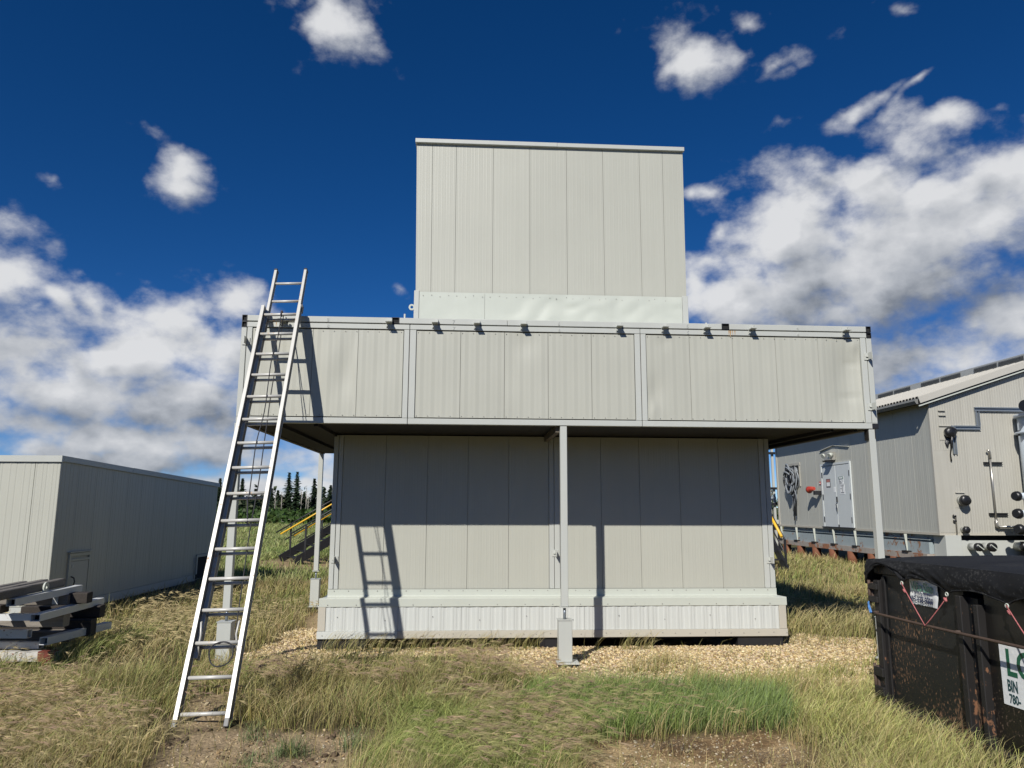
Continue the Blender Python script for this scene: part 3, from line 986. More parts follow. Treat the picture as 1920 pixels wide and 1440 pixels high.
# lifting lugs
def lug(parent, cx, cy, cz, mat, R0=0.043, r1=0.021, t=0.02, face='y', name='lifting_lug'):
    m = MB()
    n = 20
    vs = []
    for s in (-t / 2, t / 2):
        for rad in (R0, r1):
            for k in range(n):
                a = 2 * math.pi * k / n
                p = (cx + rad * math.cos(a), cy + s, cz + rad * math.sin(a)) if face == 'y' else (cx + s, cy + rad * math.cos(a), cz + rad * math.sin(a))
                vs.append(p)
    fs = []
    for k in range(n):
        j = (k + 1) % n
        fs += [(k, j, n + j, n + k), (2 * n + k, 3 * n + k, 3 * n + j, 2 * n + j), (k, 2 * n + k, 2 * n + j, j), (n + k, n + j, 3 * n + j, 3 * n + k)]
    m.add(vs, fs)
    m.box(cx + R0 * 0.8, cx + R0 * 1.5, cy - t / 2, cy + t / 2, cz - R0 * 0.8, cz + R0 * 0.8) if face == 'y' else None
    return m.build(name, mat, parent)


lug(tw, -1.158, YT + 0.10, 4.515, M_FLASH)
o = lug(tw, 2.700, YT + 0.35, 4.54, M_BLACK, 0.045, 0.018)

# ---------------------------------------------------------------- posts
def make_post(label):
    p = thing('support_post', label, 'post', (0, 0, 0), TH, 'steel posts under the overhanging module')
    MB().box(-0.041, 0.041, -0.041, 0.041, 0.664, ZB - 0.004, 0.004).build('column', M_TRIM, p)
    MB().box(-0.058, 0.058, -0.052, 0.058, 0.650, 0.662).build('cap_plate', M_TRIM, p)
    MB().tube([(0, 0, 0.52), (0, 0, 0.65)], 0.017, 8).build('jack_screw', M_GALV, p)
    MB().box(-0.0785, 0.0785, -0.0785, 0.0785, 0.052, 0.512, 0.005).build('footing_box', M_TRIM, p)
    MB().box(-0.085, 0.085, -0.085, 0.085, 0.5125, 0.520).build('footing_lid', M_TRIM, p)
    MB().box(-0.10, 0.155, -0.12, 0.12, 0.030, 0.050, 0.003).build('base_plate', M_TRIM, p)
    MB().box(-0.09, 0.14, -0.10, 0.13, -0.03, 0.029).build('plate_shade', M_BLACK, p)  # black block standing in for the shadow under the base plate
    return p


post = make_post('middle support post rising from gravel in front of the wall, between two sunlit panels')
post.location = fb(0.790, 0.05)
p2 = dup(post, fb(-3.080, 0.05), label='front support post standing in grass behind the leaning ladder')
p3 = dup(post, fb(4.655, 0.05), label='front support post under the right end of the overhang, beside the black bin')
p4 = dup(post, fb(-3.075, 5.16), label='rear support post in front of the black staircase, its footing in shade')
o = MB().box(0.030, 0.034, -0.05, 0.05, ZB - 0.12, ZB - 0.005).build('top_bracket', M_DARK, p3)
o = MB().box(-0.055, -0.042, -0.03, 0.05, ZB - 0.14, ZB - 0.004).build('top_bracket', M_DARK, p3)

# ================================================================== LADDER
lad = thing('extension_ladder', 'long two-section aluminium extension ladder leaning on the overhanging module', 'ladder', (-2.59, 6.565, 0))
LD = Vector((-0.0374, 0.438, 0.898)).normalized()        # up the ladder
LX = Vector((1, 0.012, 0)); LX = (LX - LD * LX.dot(LD)).normalized()
LN = LX.cross(LD).normalized()                            # towards the camera
if LN.y > 0: LN = -LN


def lp(s, x, n):
    return LD * s + LX * x + LN * n


def rail(x, s0, s1, n0, depth, fw, side):
    """channel rail: front flange, web on the outer side, back flange"""
    m = MB()
    L2 = (s1 - s0) / 2
    c = (s0 + s1) / 2
    m.obox(lp(c, x, n0 - 0.004), LX, LD, LN, [fw / 2, L2, 0.004], 0.0015)
    m.obox(lp(c, x, n0 - depth + 0.004), LX, LD, LN, [fw / 2, L2, 0.004], 0.0015)
    f = m.build('rail', M_ALU, lad)
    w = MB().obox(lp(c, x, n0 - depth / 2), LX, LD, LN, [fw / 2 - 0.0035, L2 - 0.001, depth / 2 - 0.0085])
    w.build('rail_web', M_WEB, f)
    return f


BW, FW_ = 0.470, 0.402
for sd in (-1, 1):
    rail(sd * (BW / 2 - 0.019), 0.0, 4.665, 0.0, 0.082, 0.038, sd)
    rail(sd * (FW_ / 2 - 0.016), 0.575, 5.335, -0.086, 0.074, 0.032, sd)
for k in range(16):
    s = 0.10 + 0.296 * k
    MB().tube([lp(s, -BW / 2 + 0.03, -0.040), lp(s, BW / 2 - 0.03, -0.040)], 0.0175, 10).build('rung', M_ALU, lad)
for k in range(16):
    s = 5.118 - 0.296 * k
    MB().tube([lp(s, -FW_ / 2 + 0.026, -0.122), lp(s, FW_ / 2 - 0.026, -0.122)], 0.0160, 10).build('rung', M_ALU, lad)
for sd in (-1, 1):
    MB().obox(lp(0.02, sd * (BW / 2 - 0.019), -0.04), LX, LD, LN, [0.022, 0.035, 0.045], 0.006).build('foot', M_WEB, lad)
    MB().obox(lp(4.66, sd * (BW / 2 - 0.008), -0.085), LX, LD, LN, [0.012, 0.05, 0.03], 0.003).build('guide_bracket', M_WEB, lad)
    MB().obox(lp(5.335, sd * (FW_ / 2 - 0.016), -0.122), LX, LD, LN, [0.020, 0.012, 0.040], 0.004).build('end_cap', M_BLACK, lad)
    # rung lock: two hooked arms
    mlk = MB()
    x = sd * (FW_ / 2 - 0.032)
    mlk.tube([lp(0.60, x, -0.11), lp(0.68, x, -0.06), lp(0.76, x - sd * 0.012, -0.03), lp(0.87, x - sd * 0.0, -0.012), lp(0.88, x, -0.03)], 0.009, 6)
    mlk.build('rung_lock', M_ALU, lad)
# rope, pulley and its loop at the bottom
def rope_pts(x0, x1, n, s0, s1, sway, k=26):
    return [lp(s0 + (s1 - s0) * i / k, x0 + (x1 - x0) * i / k + sway * math.sin(i * 0.55), n + 0.006 * math.sin(i * 1.1)) for i in range(k + 1)]


MB().tube(rope_pts(0.012, 0.03, -0.018, 4.57, 2.1, 0.012), 0.0055, 6).build('rope', M_ROPE, lad)
MB().tube(rope_pts(0.030, 0.135, -0.060, 4.57, 0.72, 0.006), 0.0055, 6).build('rope', M_ROPE, lad)
MB().tube([lp(2.1, 0.03, -0.018), lp(2.04, 0.045, -0.01), lp(1.93, 0.06, -0.02), lp(1.83, 0.075, -0.04)], 0.008, 6).build('rope_end', M_ROPE, lad)
MB().obox(lp(4.555, 0.012, -0.04), LX, LD, LN, [0.011, 0.035, 0.022], 0.004).build('pulley', M_ROD, lad)
lc = [lp(0.60 + 0.125 * math.sin(a) * (0.75 if math.sin(a) > 0 else 1.0), 0.06 + 0.105 * math.cos(a), -0.012 + 0.01 * math.sin(3 * a)) for a in np.linspace(0, 2 * math.pi, 25)]
MB().tube(lc, 0.006, 6, caps=False).build('rope_loop', M_ROPE, lad)
# ================================================================== LEFT BUILDING
A0 = (-7.223, 11.95)
AZL = R(1.36)                                             # the long wall runs slightly to the left
OFFS = None
sb = thing('storage_building', 'low flat-roofed pale grey building at left with its long side in shade', 'building', (A0[0], A0[1], 0), AZL)
# local: +y runs away along the shaded wall, -x is the sunlit front
HF, HB, LB = 2.60, 2.38, 6.9


def hz(y): return HF + (HB - HF) * y / LB


m = MB()
vs = []
for x in (-5.2, -0.022):
    for y in (0.022, LB):
        vs += [(x, y, 0.12), (x, y, hz(y) - 0.02)]
m.add(vs, [(0, 1, 3, 2), (4, 6, 7, 5), (0, 4, 5, 1), (2, 3, 7, 6), (1, 5, 7, 3), (0, 2, 6, 4)])
m.build('wall', M_PANEL, sb)
x = 0.0
w_ = [0.40, 0.56, 0.56, 0.56, 0.56, 0.56, 0.56]
for w in w_:
    ribbed(x - w + 0.003, x - 0.003, 0.25, HF - 0.095, 0.0, [(x - w + w * (k + 0.5) / 5, 1 if k % 2 else -1) for k in range(5)], 0.003, 0.03).build('wall_panel', M_PANEL, sb)
    x -= w
# shaded long wall: panels facing +x
ys = [0.0, 0.56, 1.13, 1.70, 2.27, 2.84, 3.41, 3.98, 4.55, 5.12, 5.80, 6.9]
for i in range(len(ys) - 1):
    a, b = ys[i] + 0.0025, ys[i + 1] - 0.0025
    z0 = 0.70 if i == len(ys) - 2 else 0.25
    n = 5
    mm = ribbed(a, b, z0, 2.4, 0.0, [(a + (b - a) * (k + 0.5) / n, 1 if k % 2 else -1) for k in range(n)], 0.003, 0.03, top=lambda q: hz(q) - 0.085)
    mm.v = [(-yy, xx, zz) for (xx, yy, zz) in mm.v]
    mm.build('wall_panel', M_PANEL, sb)
m = MB().add([(-5.22, -0.035, HF - 0.10), (0.03, -0.035, HF - 0.10), (0.03, 0.03, HF - 0.10), (-5.22, 0.03, HF - 0.10),
              (-5.22, -0.035, HF + 0.0), (0.03, -0.035, HF + 0.0), (0.03, 0.03, HF + 0.0), (-5.22, 0.03, HF + 0.0)],
             [(0, 1, 5, 4), (1, 2, 6, 5), (2, 3, 7, 6), (3, 0, 4, 7), (4, 5, 6, 7), (0, 3, 2, 1)])
m.build('roof_edge_trim', M_TRIM, sb)
for (y0, y1, o) in ((0.031, 2.35, 0.0), (2.352, 6.95, 0.003)):
    m = MB()
    vs = []
    for y in (y0, y1):
        for xx in (-0.03, 0.032 + o):
            vs += [(xx, y, hz(y) - 0.09), (xx, y, hz(y) + 0.0 + o)]
    m.add(vs, [(0, 1, 3, 2), (4, 6, 7, 5), (0, 4, 5, 1), (2, 3, 7, 6), (1, 5, 7, 3), (0, 2, 6, 4)])
    m.build('roof_edge_trim', M_TRIM, sb)
m = MB().add([(-5.2, 0.031, HF - 0.005), (-0.031, 0.031, HF - 0.005), (-0.031, 6.9, hz(6.9) - 0.005), (-5.2, 6.9, hz(6.9) - 0.005)], [(0, 1, 2, 3)])
m.build('roof', M_TRIM, sb)
MB().box(-5.15, 0.012, -0.010, 0.02, 0.10, 0.245).build('base_strip', M_TRIM, sb)
MB().box(-0.02, 0.012, 0.0215, 5.80, 0.10, 0.245).build('base_strip', M_TRIM, sb)
MB().box(-5.1, -0.1, 0.2, 6.8, -0.05, 0.119).build('skid', M_BLACK, sb)
# hatch in the shaded wall
d = MB()
d.box(0.004, 0.022, 0.52, 1.07, 0.262, 0.90, 0.003)
door = d.build('hatch_door', M_SIDE, sb)
fr = MB()
for (y0, y1, z0, z1) in ((0.47, 0.515, 0.25, 1.035), (1.075, 1.12, 0.25, 1.035), (0.516, 1.074, 0.985, 1.033), (0.516, 1.074, 0.905, 0.94)):
    fr.box(0.003, 0.030, y0, y1, z0, z1)
fr.build('frame', M_PANEL, door)
MB().box(0.003, 0.055, 0.44, 1.15, 1.045, 1.062).build('drip_edge', M_SIDE, door)
h = MB().tube([(0.02, 0.575, 0.50), (0.07, 0.575, 0.52), (0.085, 0.575, 0.58), (0.07, 0.575, 0.64), (0.02, 0.575, 0.66)], 0.011, 6)
h.build('handle', M_BLACK, door)
MB().box(0.0225, 0.030, 0.56, 0.62, 0.80, 0.85).build('latch_plate', M_TRIM, door)
# open vent near the far end
v = MB().box(-0.02, -0.012, 5.84, 6.85, 0.13, 0.62).build('vent_opening', M_VOID, sb)
fr = MB()
fr.box(0.001, 0.03, 5.80, 5.86, 0.246, 0.69).box(0.001, 0.03, 5.861, 6.88, 0.63, 0.69).box(0.001, 0.03, 6.84, 6.88, 0.1, 0.629)
fr.build('frame', M_SIDE, v)
MB().tube([(0.02, 5.70, 0.15), (0.022, 5.70, 0.62)], 0.010, 6).build('conduit', M_SIDE, sb)

# ================================================================== RIGHT BUILDING
PX, PY_ = 12.0, 10.13
pb = bthing('process_building', 'long grey gabled building on rusted piles at right, with double door and ridge vents', 'building', PX, PY_)
ZW_0, ZEV = 1.175, 4.50
YF, YBB = PY_, PY_ + 10.05
HALF = 3.05
SL = 0.328


def roofz(x): return 4.86 + SL * (HALF - abs(x - PX - HALF))


m = MB()
prof = [(PX + .02, ZW_0), (PX + 2 * HALF - .02, ZW_0), (PX + 2 * HALF - .02, roofz(PX) - 0.16), (PX + HALF, roofz(PX + HALF) - 0.16), (PX + .02, roofz(PX) - 0.16)]
m.prism(prof, 'y', YF + 0.022, YBB)
m.build('wall', M_SIDE, pb)
# side wall panels (face -x), about 0.84 m wide with three standing ribs
ypan = list(np.linspace(YF + 0.06, YBB - 0.10, 13))
for i in range(12):
    a, b = ypan[i] + 0.003, ypan[i + 1] - 0.003
    ribs = [(a + (b - a) * q, s) for q, s in ((0.04, 1), (0.35, 1), (0.67, 1), (0.2, -1), (0.5, -1), (0.83, -1))]
    ribs.sort()
    mm = ribbed(a, b, ZW_0 + 0.012, roofz(PX) - 0.17, 0.0, ribs, 0.002, 0.04)
    mm.v = [(PX + yy, xx, zz) for (xx, yy, zz) in mm.v]
    mm.f = [q[::-1] for q in mm.f]
    mm.build('wall_panel', M_SIDE, pb)
# gable sheets
gx = list(np.linspace(PX + 0.03, PX + 2 * HALF - 0.03, 8))
for i in range(7):
    a, b = gx[i] + 0.002, gx[i + 1] - 0.002
    n = 12
    pts = [a, b] if not (a < PX + HALF < b) else [a, PX + HALF, b]
    for (p, q) in zip(pts[:-1], pts[1:]):
        k = max(4, int(n * (q - p) / (b - a)))
        ribbed(p, q, ZW_0 + 0.012, 5, YF, [(p + (q - p) * (j + 0.5) / k, 1) for j in range(k)], 0.004, 0.03, top=lambda xx: roofz(xx) - 0.17).build('gable_sheet', M_PANEL2, pb)
MB().box(PX - 0.015, PX + 0.028, YF - 0.013, YF + 0.055, ZW_0 + 0.012, roofz(PX) - 0.20, 0.003).build('corner_trim', M_PANEL2, pb)
MB().box(PX - 0.02, PX + 0.018, YBB - 0.095, YBB + 0.02, ZW_0 + 0.012, roofz(PX) - 0.20, 0.003).build('corner_trim', M_TRIMB, pb)
MB().box(PX - 0.03, PX + 0.02, YF - 0.03, YBB + 0.01, ZW_0 - 0.045, ZW_0 + 0.01).build('base_trim', M_TRIMB, pb)
MB().box(PX + 0.021, PX + 2 * HALF, YF - 0.03, YF + 0.02, ZW_0 - 0.045, ZW_0 + 0.01).build('base_trim', M_TRIMB, pb)
# roof
EO = 0.36
for s in (-1, 1):
    m = MB()
    xe = PX + HALF + s * (HALF + EO); xr = PX + HALF
    ze, zr = 4.86 - SL * EO, roofz(xr)
    vs = []
    for y in (YF - 0.16, YBB + 0.15):
        vs += [(xe, y, ze), (xr, y, zr), (xr, y, zr - 0.05), (xe, y, ze - 0.05)]
    m.add(vs, [(0, 1, 5, 4), (1, 2, 6, 5), (2, 3, 7, 6), (3, 0, 4, 7), (0, 3, 2, 1), (4, 5, 6, 7)])
    o = m.build('roof_slope', M_ROOF, pb)
    rb = MB()
    for y in np.arange(YF - 0.1, YBB + 0.1, 0.30):
        rb.beam((xe - s * 0.01, y, ze + 0.018), (xr, y, zr + 0.018), 0.04, 0.034, 0.008)
    rb.build('standing_seam', M_ROOF, o)
    # gable fascia with a dark reveal and white lower strip
    a, b = Vector((xe, YF - 0.172, ze - 0.075)), Vector((xr, YF - 0.172, zr - 0.075))
    MB().beam(a, b, 0.02, 0.165).build('rake_fascia', M_ROOF, pb)
    MB().beam(a + Vector((0, 0.05, -0.110)), b + Vector((0, 0.05, -0.110)), 0.02, 0.045).build('rake_reveal', M_BLACK, pb)
    MB().beam(a + Vector((0, 0.035, -0.150)), b + Vector((0, 0.035, -0.150)), 0.03, 0.032).build('rake_strip', M_FLASH, pb)
    MB().beam(a + Vector((0, 0.10, -0.178)), b + Vector((0, 0.10, -0.178)), 0.10, 0.02).build('rake_reveal', M_BLACK, pb)
# eave gutter and corrugated eave closures
xe = PX - EO
ze = 4.86 - SL * EO
g = MB()
sec = [(xe - 0.02, ze - 0.045), (xe - 0.10, ze - 0.045), (xe - 0.115, ze - 0.10), (xe - 0.07, ze - 0.175), (xe - 0.02, ze - 0.175)]
g.prism(sec, 'y', YF - 0.15, YBB + 0.1)
g.build('gutter', M_GUTTER, pb)
MB().box(xe - 0.018, PX + 0.03, YF - 0.1, YBB + 0.08, ze - 0.11, ze - 0.09).build('soffit', M_DARK, pb)
g = MB()
for y in np.arange(YF - 0.12, YBB + 0.1, 0.15):
    g.box(xe - 0.012, xe - 0.001, y, y + 0.085, ze - 0.042, ze + 0.030)
tag(g.build('eave_closure', M_DARK, pb), kind='stuff')
# ridge ventilator: long housing with louvred openings
XR_ = PX + HALF
MB().box(XR_ - 0.10, XR_ + 0.10, YF - 0.05, YBB - 0.1, roofz(XR_) - 0.06, roofz(XR_) + 0.19, 0.004).build('ridge_housing', M_VENTP, pb)
y = YF + 0.15
k = 0
while y < YBB - 1.3:
    L = 0.98
    o = MB().box(XR_ - 0.108, XR_ - 0.101, y, y + L, roofz(XR_) + 0.02, roofz(XR_) + 0.145).build('ridge_louvre', M_LOUV, pb)
    sl = MB()
    for q in range(5):
        z = roofz(XR_) + 0.028 + q * 0.025
        sl.add([(XR_ - 0.109, y, z), (XR_ - 0.109, y + L, z), (XR_ - 0.122, y + L, z - 0.012), (XR_ - 0.122, y, z - 0.012)], [(0, 1, 2, 3)])
    sl.build('slat', M_LOUV, o)
    y += L + (0.07 if k % 2 == 0 else 0.62)
    k += 1
for (yy, s_) in ((YBB - 0.35, 1), (YBB - 0.9, 1)):
    MB().tube([(PX + 0.55, yy, roofz(PX + 0.5)), (PX + 0.55, yy, roofz(PX) + 0.62), (PX + 0.50, yy, roofz(PX) + 0.68), (PX + 0.38, yy, roofz(PX) + 0.70), (PX + 0.1, yy, roofz(PX) + 0.70)],
              0.045, 8).build('vent_pipe', M_FLASH, pb)
# skid base with gussets, flange and piles
MB().box(PX + 0.16, PX + 0.20, YF + 0.5, YBB, 0.62, ZW_0 - 0.046).build('skid_web', M_SKID, pb)
MB().box(PX + 0.0, PX + 0.21, YF + 0.5, YBB, 0.985, 1.0).build('skid_ledge', M_SKID, pb)
MB().box(PX - 0.01, PX + 0.159, YF + 0.5, YBB, 0.625, 0.93).build('skid_beam', M_SKID, pb)
MB().box(PX - 0.10, PX + 0.30, YF + 0.48, YBB, 0.465, 0.622).build('skid_flange', M_SKIDL, pb)
for y in (11.60, 12.98, 14.34, 15.74, 17.14, 18.56, 19.9):
    m = MB().prism([(PX - 0.10, 1.12), (PX - 0.02, 1.12), (PX - 0.02, 0.64), (PX - 0.05, 0.64)], 'y', y - 0.008, y + 0.008)
    m.build('gusset', M_FLASH, pb)
    MB().box(PX - 0.13, PX - 0.012, y - 0.16, y + 0.12, 0.623, 0.665).build('weld_pad', M_RUSTY, pb)
for y in np.arange(11.0, 20.2, 1.22):
    MB().tube([(PX - 0.02, y, -0.05), (PX - 0.02, y, 0.463)], 0.15, 14).build('pile', M_RUST, pb)
for y in np.arange(11.3, 20.2, 1.8):
    MB().tube([(PX + 2.6, y, -0.05), (PX + 2.6, y, 0.62)], 0.15, 10).build('pile', M_BLACK, pb)
MB().box(PX + 0.5, PX + 6.0, YF + 0.5, YBB, 0.63, 1.0).build('skid_floor', M_BLACK, pb)
MB().box(PX + 0.10, PX + 0.53, YF - 0.06, YF + 0.45, 0.50, 1.128, 0.006).build('corner_block', M_TRIM, pb)
MB().box(PX + 0.56, PX + 6.1, YF + 0.03, YF + 0.06, 0.55, 1.0).build('end_beam', M_TRIM, pb)
MB().box(PX + 0.54, PX + 6.1, YF + 0.25, YF + 0.28, 1.0, 1.13).build('end_recess', M_BLACK, pb)
# double door in the side wall
for i, (y0, y1, nm) in enumerate(((15.405, 16.32, 0), (14.50, 15.385, 1))):
    dr = MB().box(PX - 0.035, PX - 0.004, y0, y1, 1.21, 3.24, 0.004).build('door', M_DOOR, pb)
    yh = y1 + 0.012 if i == 0 else y0 - 0.012
    for z in (1.45, 2.2, 2.95):
        MB().box(PX - 0.050, PX - 0.030, yh - 0.022, yh + 0.022, z - 0.09, z + 0.09, 0.003).build('hinge', M_BLACK, dr)
    if i == 0:
        s = MB().box(PX - 0.040, PX - 0.0355, 15.76, 16.06, 2.52, 2.81).build('warning_sign', M_PRINT, dr)
        MB().box(PX - 0.0445, PX - 0.0405, 15.80, 16.02, 2.70, 2.785).build('sign_header', M_PRINTR, dr)
        MB().box(PX - 0.0445, PX - 0.0405, 15.80, 16.02, 2.56, 2.692).build('sign_text_panel', M_WHITE, dr)
        MB().box(PX - 0.040, PX - 0.0355, 15.44, 15.56, 2.35, 2.53).build('paper_note', M_WHITE, dr)
    else:
        MB().box(PX - 0.040, PX - 0.0355, 14.88, 15.19, 2.60, 2.86).build('warning_sign', M_WHITE, dr)
        MB().box(PX - 0.0445, PX - 0.0405, 14.89, 15.18, 2.765, 2.855).build('sign_header', M_PRINTG, dr)
        MB().box(PX - 0.0485, PX - 0.0450, 14.93, 15.14, 2.785, 2.835).build('sign_header_text', M_WHITE, dr)
        pr = MB()
        for z, a, b in ((2.735, 15.1, 15.16), (2.69, 15.04, 15.16), (2.645, 14.98, 15.16), (2.71, 14.93, 14.97)):
            pr.box(PX - 0.0435, PX - 0.0405, a, b, z - 0.012, z + 0.012)
        pr.build('sign_print', M_PRINT, dr)
        MB().box(PX - 0.040, PX - 0.0355, 14.83, 15.12, 2.28, 2.585).build('notice_sheet', M_WHITE, dr)
        pr = MB()
        for z, a, b in ((2.55, 14.88, 15.08), (2.46, 15.02, 15.09), (2.33, 14.87, 15.08)):
            pr.box(PX - 0.0435, PX - 0.0405, a, b, z - 0.010, z + 0.010)
        pr.box(PX - 0.0435, PX - 0.0405, 14.96, 14.985, 2.36, 2.53)
        pr.build('sign_print', M_PRINT, dr)
        h = MB().box(PX - 0.075, PX - 0.036, 15.335, 15.375, 2.02, 2.20, 0.006)
        h.tube([(PX - 0.07, 15.355, 1.98), (PX - 0.10, 15.355, 1.95), (PX - 0.10, 15.30, 1.82), (PX - 0.08, 15.34, 1.72)], 0.014, 6)
        h.build('handle', M_BLACK, dr)
        MB().box(PX - 0.05, PX - 0.036, 15.32, 15.38, 1.215, 1.29).build('floor_bolt', M_BLACK, dr)
f = MB()
f.box(PX - 0.045, PX - 0.003, 14.40, 14.474, 1.21, 3.33).box(PX - 0.045, PX - 0.003, 16.346, 16.42, 1.21, 3.33).box(PX - 0.045, PX - 0.003, 14.475, 16.345, 3.262, 3.33)
f.build('door_frame', M_DOOR, pb)
MB().box(PX - 0.09, PX - 0.003, 14.38, 16.44, 1.165, 1.208).build('door_sill', M_BLACK, pb)
# small rain hood line above the door
for (a, b) in (((16.40, 3.79), (15.42, 3.92)), ((15.42, 3.92), (14.42, 3.80))):
    MB().beam((PX - 0.03, a[0], a[1]), (PX - 0.03, b[0], b[1]), 0.05, 0.022).build('rain_hood', M_SIDE, pb)
# dark opening for cables
v = MB().box(PX - 0.016, PX - 0.008, 18.15, 18.95, 2.70, 3.40).build('cable_opening', M_VOID, pb)
fr = MB()
fr.box(PX - 0.03, PX - 0.004, 18.05, 19.1, 3.402, 3.50).box(PX - 0.03, PX - 0.004, 18.95, 19.02, 2.62, 3.40).box(PX - 0.03, PX - 0.004, 18.08, 18.149, 2.62, 3.40)
fr.build('frame', M_PANEL2, v)
# gable fittings -------------------------------------------------------------
def gbox(name, x0, x1, z0, z1, out, mat, y=None, parent=pb):
    return MB().box(x0, x1, YF - out, YF - 0.005 if y is None else y, z0, z1, 0.002).build(name, mat, parent)


def strut(x0, x1, z0, z1, horiz):
    """galvanised strut channel: open mouth outward"""
    m = MB(); t = 0.012; o = 0.055
    m.box(x0, x1, YF - 0.022, YF - 0.006, z0, z1)
    if horiz:
        m.box(x0, x1, YF - o, YF - 0.0225, z1 - t, z1).box(x0, x1, YF - o, YF - 0.0225, z0, z0 + t)
        m.box(x0, x1, YF - o - 0.008, YF - o - 0.0005, z0 + 0.0, z0 + 0.028).box(x0, x1, YF - o - 0.008, YF - o - 0.0005, z1 - 0.028, z1)
    else:
        m.box(x0, x0 + t, YF - o, YF - 0.0225, z0, z1).box(x1 - t, x1, YF - o, YF - 0.0225, z0, z1)
        m.box(x0, x0 + 0.028, YF - o - 0.008, YF - o - 0.0005, z0, z1).box(x1 - 0.028, x1, YF - o - 0.008, YF - o - 0.0005, z0, z1)
    return m.build('strut_channel', M_GALV, pb)


strut(13.25, 14.75, 4.405, 4.515, True)
strut(13.255, 13.365, 4.02, 4.40, False)
strut(12.655, 13.36, 3.905, 4.012, True)
strut(12.545, 12.65, 3.25, 4.01, False)
for (x0, x1, z) in ((12.235, 12.42, 4.412), (12.24, 12.43, 4.282), (12.22, 12.54, 4.00), (12.50, 12.75, 2.235), (12.60, 12.74, 1.30)):
    gbox('drip_flashing', x0, x1, z - 0.012, z + 0.012, 0.05, M_PANEL2)
for (x0, x1, z0, z1) in ((12.22, 12.54, 3.62, 3.985), (12.47, 12.76, 1.84, 2.22), (12.55, 12.74, 1.22, 1.285)):
    gbox('cover_plate', x0, x1, z0, z1, 0.014, M_PANEL2)
MB().box(12.03, 12.54, YF - 0.010, YF - 0.004, 3.352, 3.362).build('sheet_lap', M_PANEL2, pb)
MB().box(12.016, 12.54, YF - 0.008, YF - 0.004, 1.20, 3.350).build('patch_sheet', M_PANEL2, pb)


def wrapped(cx, cz, r, out, strap=False, lump=0.12, rmat=None):
    """pipe stub capped in black plastic"""
    MB().tube([(cx, YF - 0.004, cz), (cx, YF - out, cz)], r * 0.82, 14).build('pipe_stub', M_TRIM, pb)
    m = MB()
    nr, ns = 6, 18
    vs = []
    for i in range(nr + 1):
        q = i / nr
        if q < 0.5:
            rad, yy = r * (1 + 0.05 * q), YF - out + 0.07 - 0.09 * q * 2
        else:
            a = (q - 0.5) * 2 * math.pi / 2
            rad, yy = r * math.cos(a) + 0.001, YF - out - 0.02 - 0.35 * r * math.sin(a)
        for k in range(ns):
            th = 2 * math.pi * k / ns
            rr = rad * (1 + lump * mnoise.noise(Vector((cx + math.cos(th) * 2, q * 3, cz + math.sin(th) * 2))))
            vs.append((cx + rr * math.cos(th), yy, cz + rr * math.sin(th)))
    fs = [(i * ns + k, i * ns + (k + 1) % ns, (i + 1) * ns + (k + 1) % ns, (i + 1) * ns + k) for i in range(nr) for k in range(ns)]
    m.add(vs, fs, True)
    c = m.build('wrapped_cap', M_WRAP, pb)
    if strap:
        a = R(-38)
        v1 = Vector((cx - r * 0.95 * math.cos(a), YF - out - 0.03 - 0.36 * r, cz - r * 0.95 * math.sin(a)))
        v2 = Vector((cx + r * 0.95 * math.cos(a), YF - out - 0.03 - 0.36 * r, cz + r * 0.95 * math.sin(a)))
        MB().beam(v1, v2, 0.004, 0.022).build('tie_strap', M_FLASH, c)
    return c


c = wrapped(12.455, 3.82, 0.150, 0.16, lump=0.25)
MB().tube([(12.45, YF - 0.18, 3.70), (12.46, YF - 0.10, 3.45), (12.455, YF - 0.04, 3.25), (12.47, YF - 0.03, 3.06)], [0.04, 0.02, 0.014, 0.022], 8).build('hanging_tail', M_WRAP, c)
m = MB()
m.grid(lambda u, v: (12.36 + 0.21 * u + 0.02 * math.sin(6 * v), YF - 0.02 - 0.05 * math.sin(math.pi * u), 3.72 - (0.20 + 0.10 * math.sin(9 * u)) * v), 8, 6)
m.build('hanging_flap', M_WRAP, c)
wrapped(12.635, 2.03, 0.140, 0.22)
wrapped(12.62, 1.275, 0.085, 0.18, lump=0.3)
for (cx, cz, r) in ((12.79, 0.845, 0.105), (13.15, 0.845, 0.115), (14.06, 0.852, 0.135)):
    wrapped(cx, cz, r, 0.34, strap=True, lump=0.05)
# conduit with brackets
strutb = []
for (x0, x1, z) in ((13.36, 13.87, 3.01), (13.376, 13.88, 1.675)):
    m = MB()
    m.box(x0, x1, YF - 0.03, YF - 0.005, z - 0.035, z + 0.035).box(x0, x1, YF - 0.06, YF - 0.031, z + 0.022, z + 0.035).box(x0, x1, YF - 0.06, YF - 0.031, z - 0.035, z - 0.022)
    m.build('conduit_bracket', M_BLACK, pb)
MB().tube([(13.50, YF - 0.10, 3.30), (13.50, YF - 0.10, 1.385)], 0.024, 10).build('conduit', M_STEEL, pb)
MB().tube([(13.44, YF - 0.10, 3.36), (13.50, YF - 0.10, 3.32), (13.50, YF - 0.10, 3.12)], 0.036, 10).build('conduit_fitting', M_STEEL, pb)
MB().tube([(13.50, YF - 0.10, 1.56), (13.50, YF - 0.10, 1.37), (13.56, YF - 0.10, 1.34)], 0.038, 10).build('conduit_fitting', M_STEEL, pb)
MB().tube([(13.53, YF - 0.10, 1.355), (14.9, YF - 0.10, 1.355)], 0.034, 10).build('drain_pipe', M_STEEL, pb)
MB().tube([(12.42, YF - 0.06, 1.17), (12.43, YF - 0.06, 1.62), (12.39, YF - 0.06, 1.66)], 0.018, 8).build('valve_riser', M_STEEL, pb)
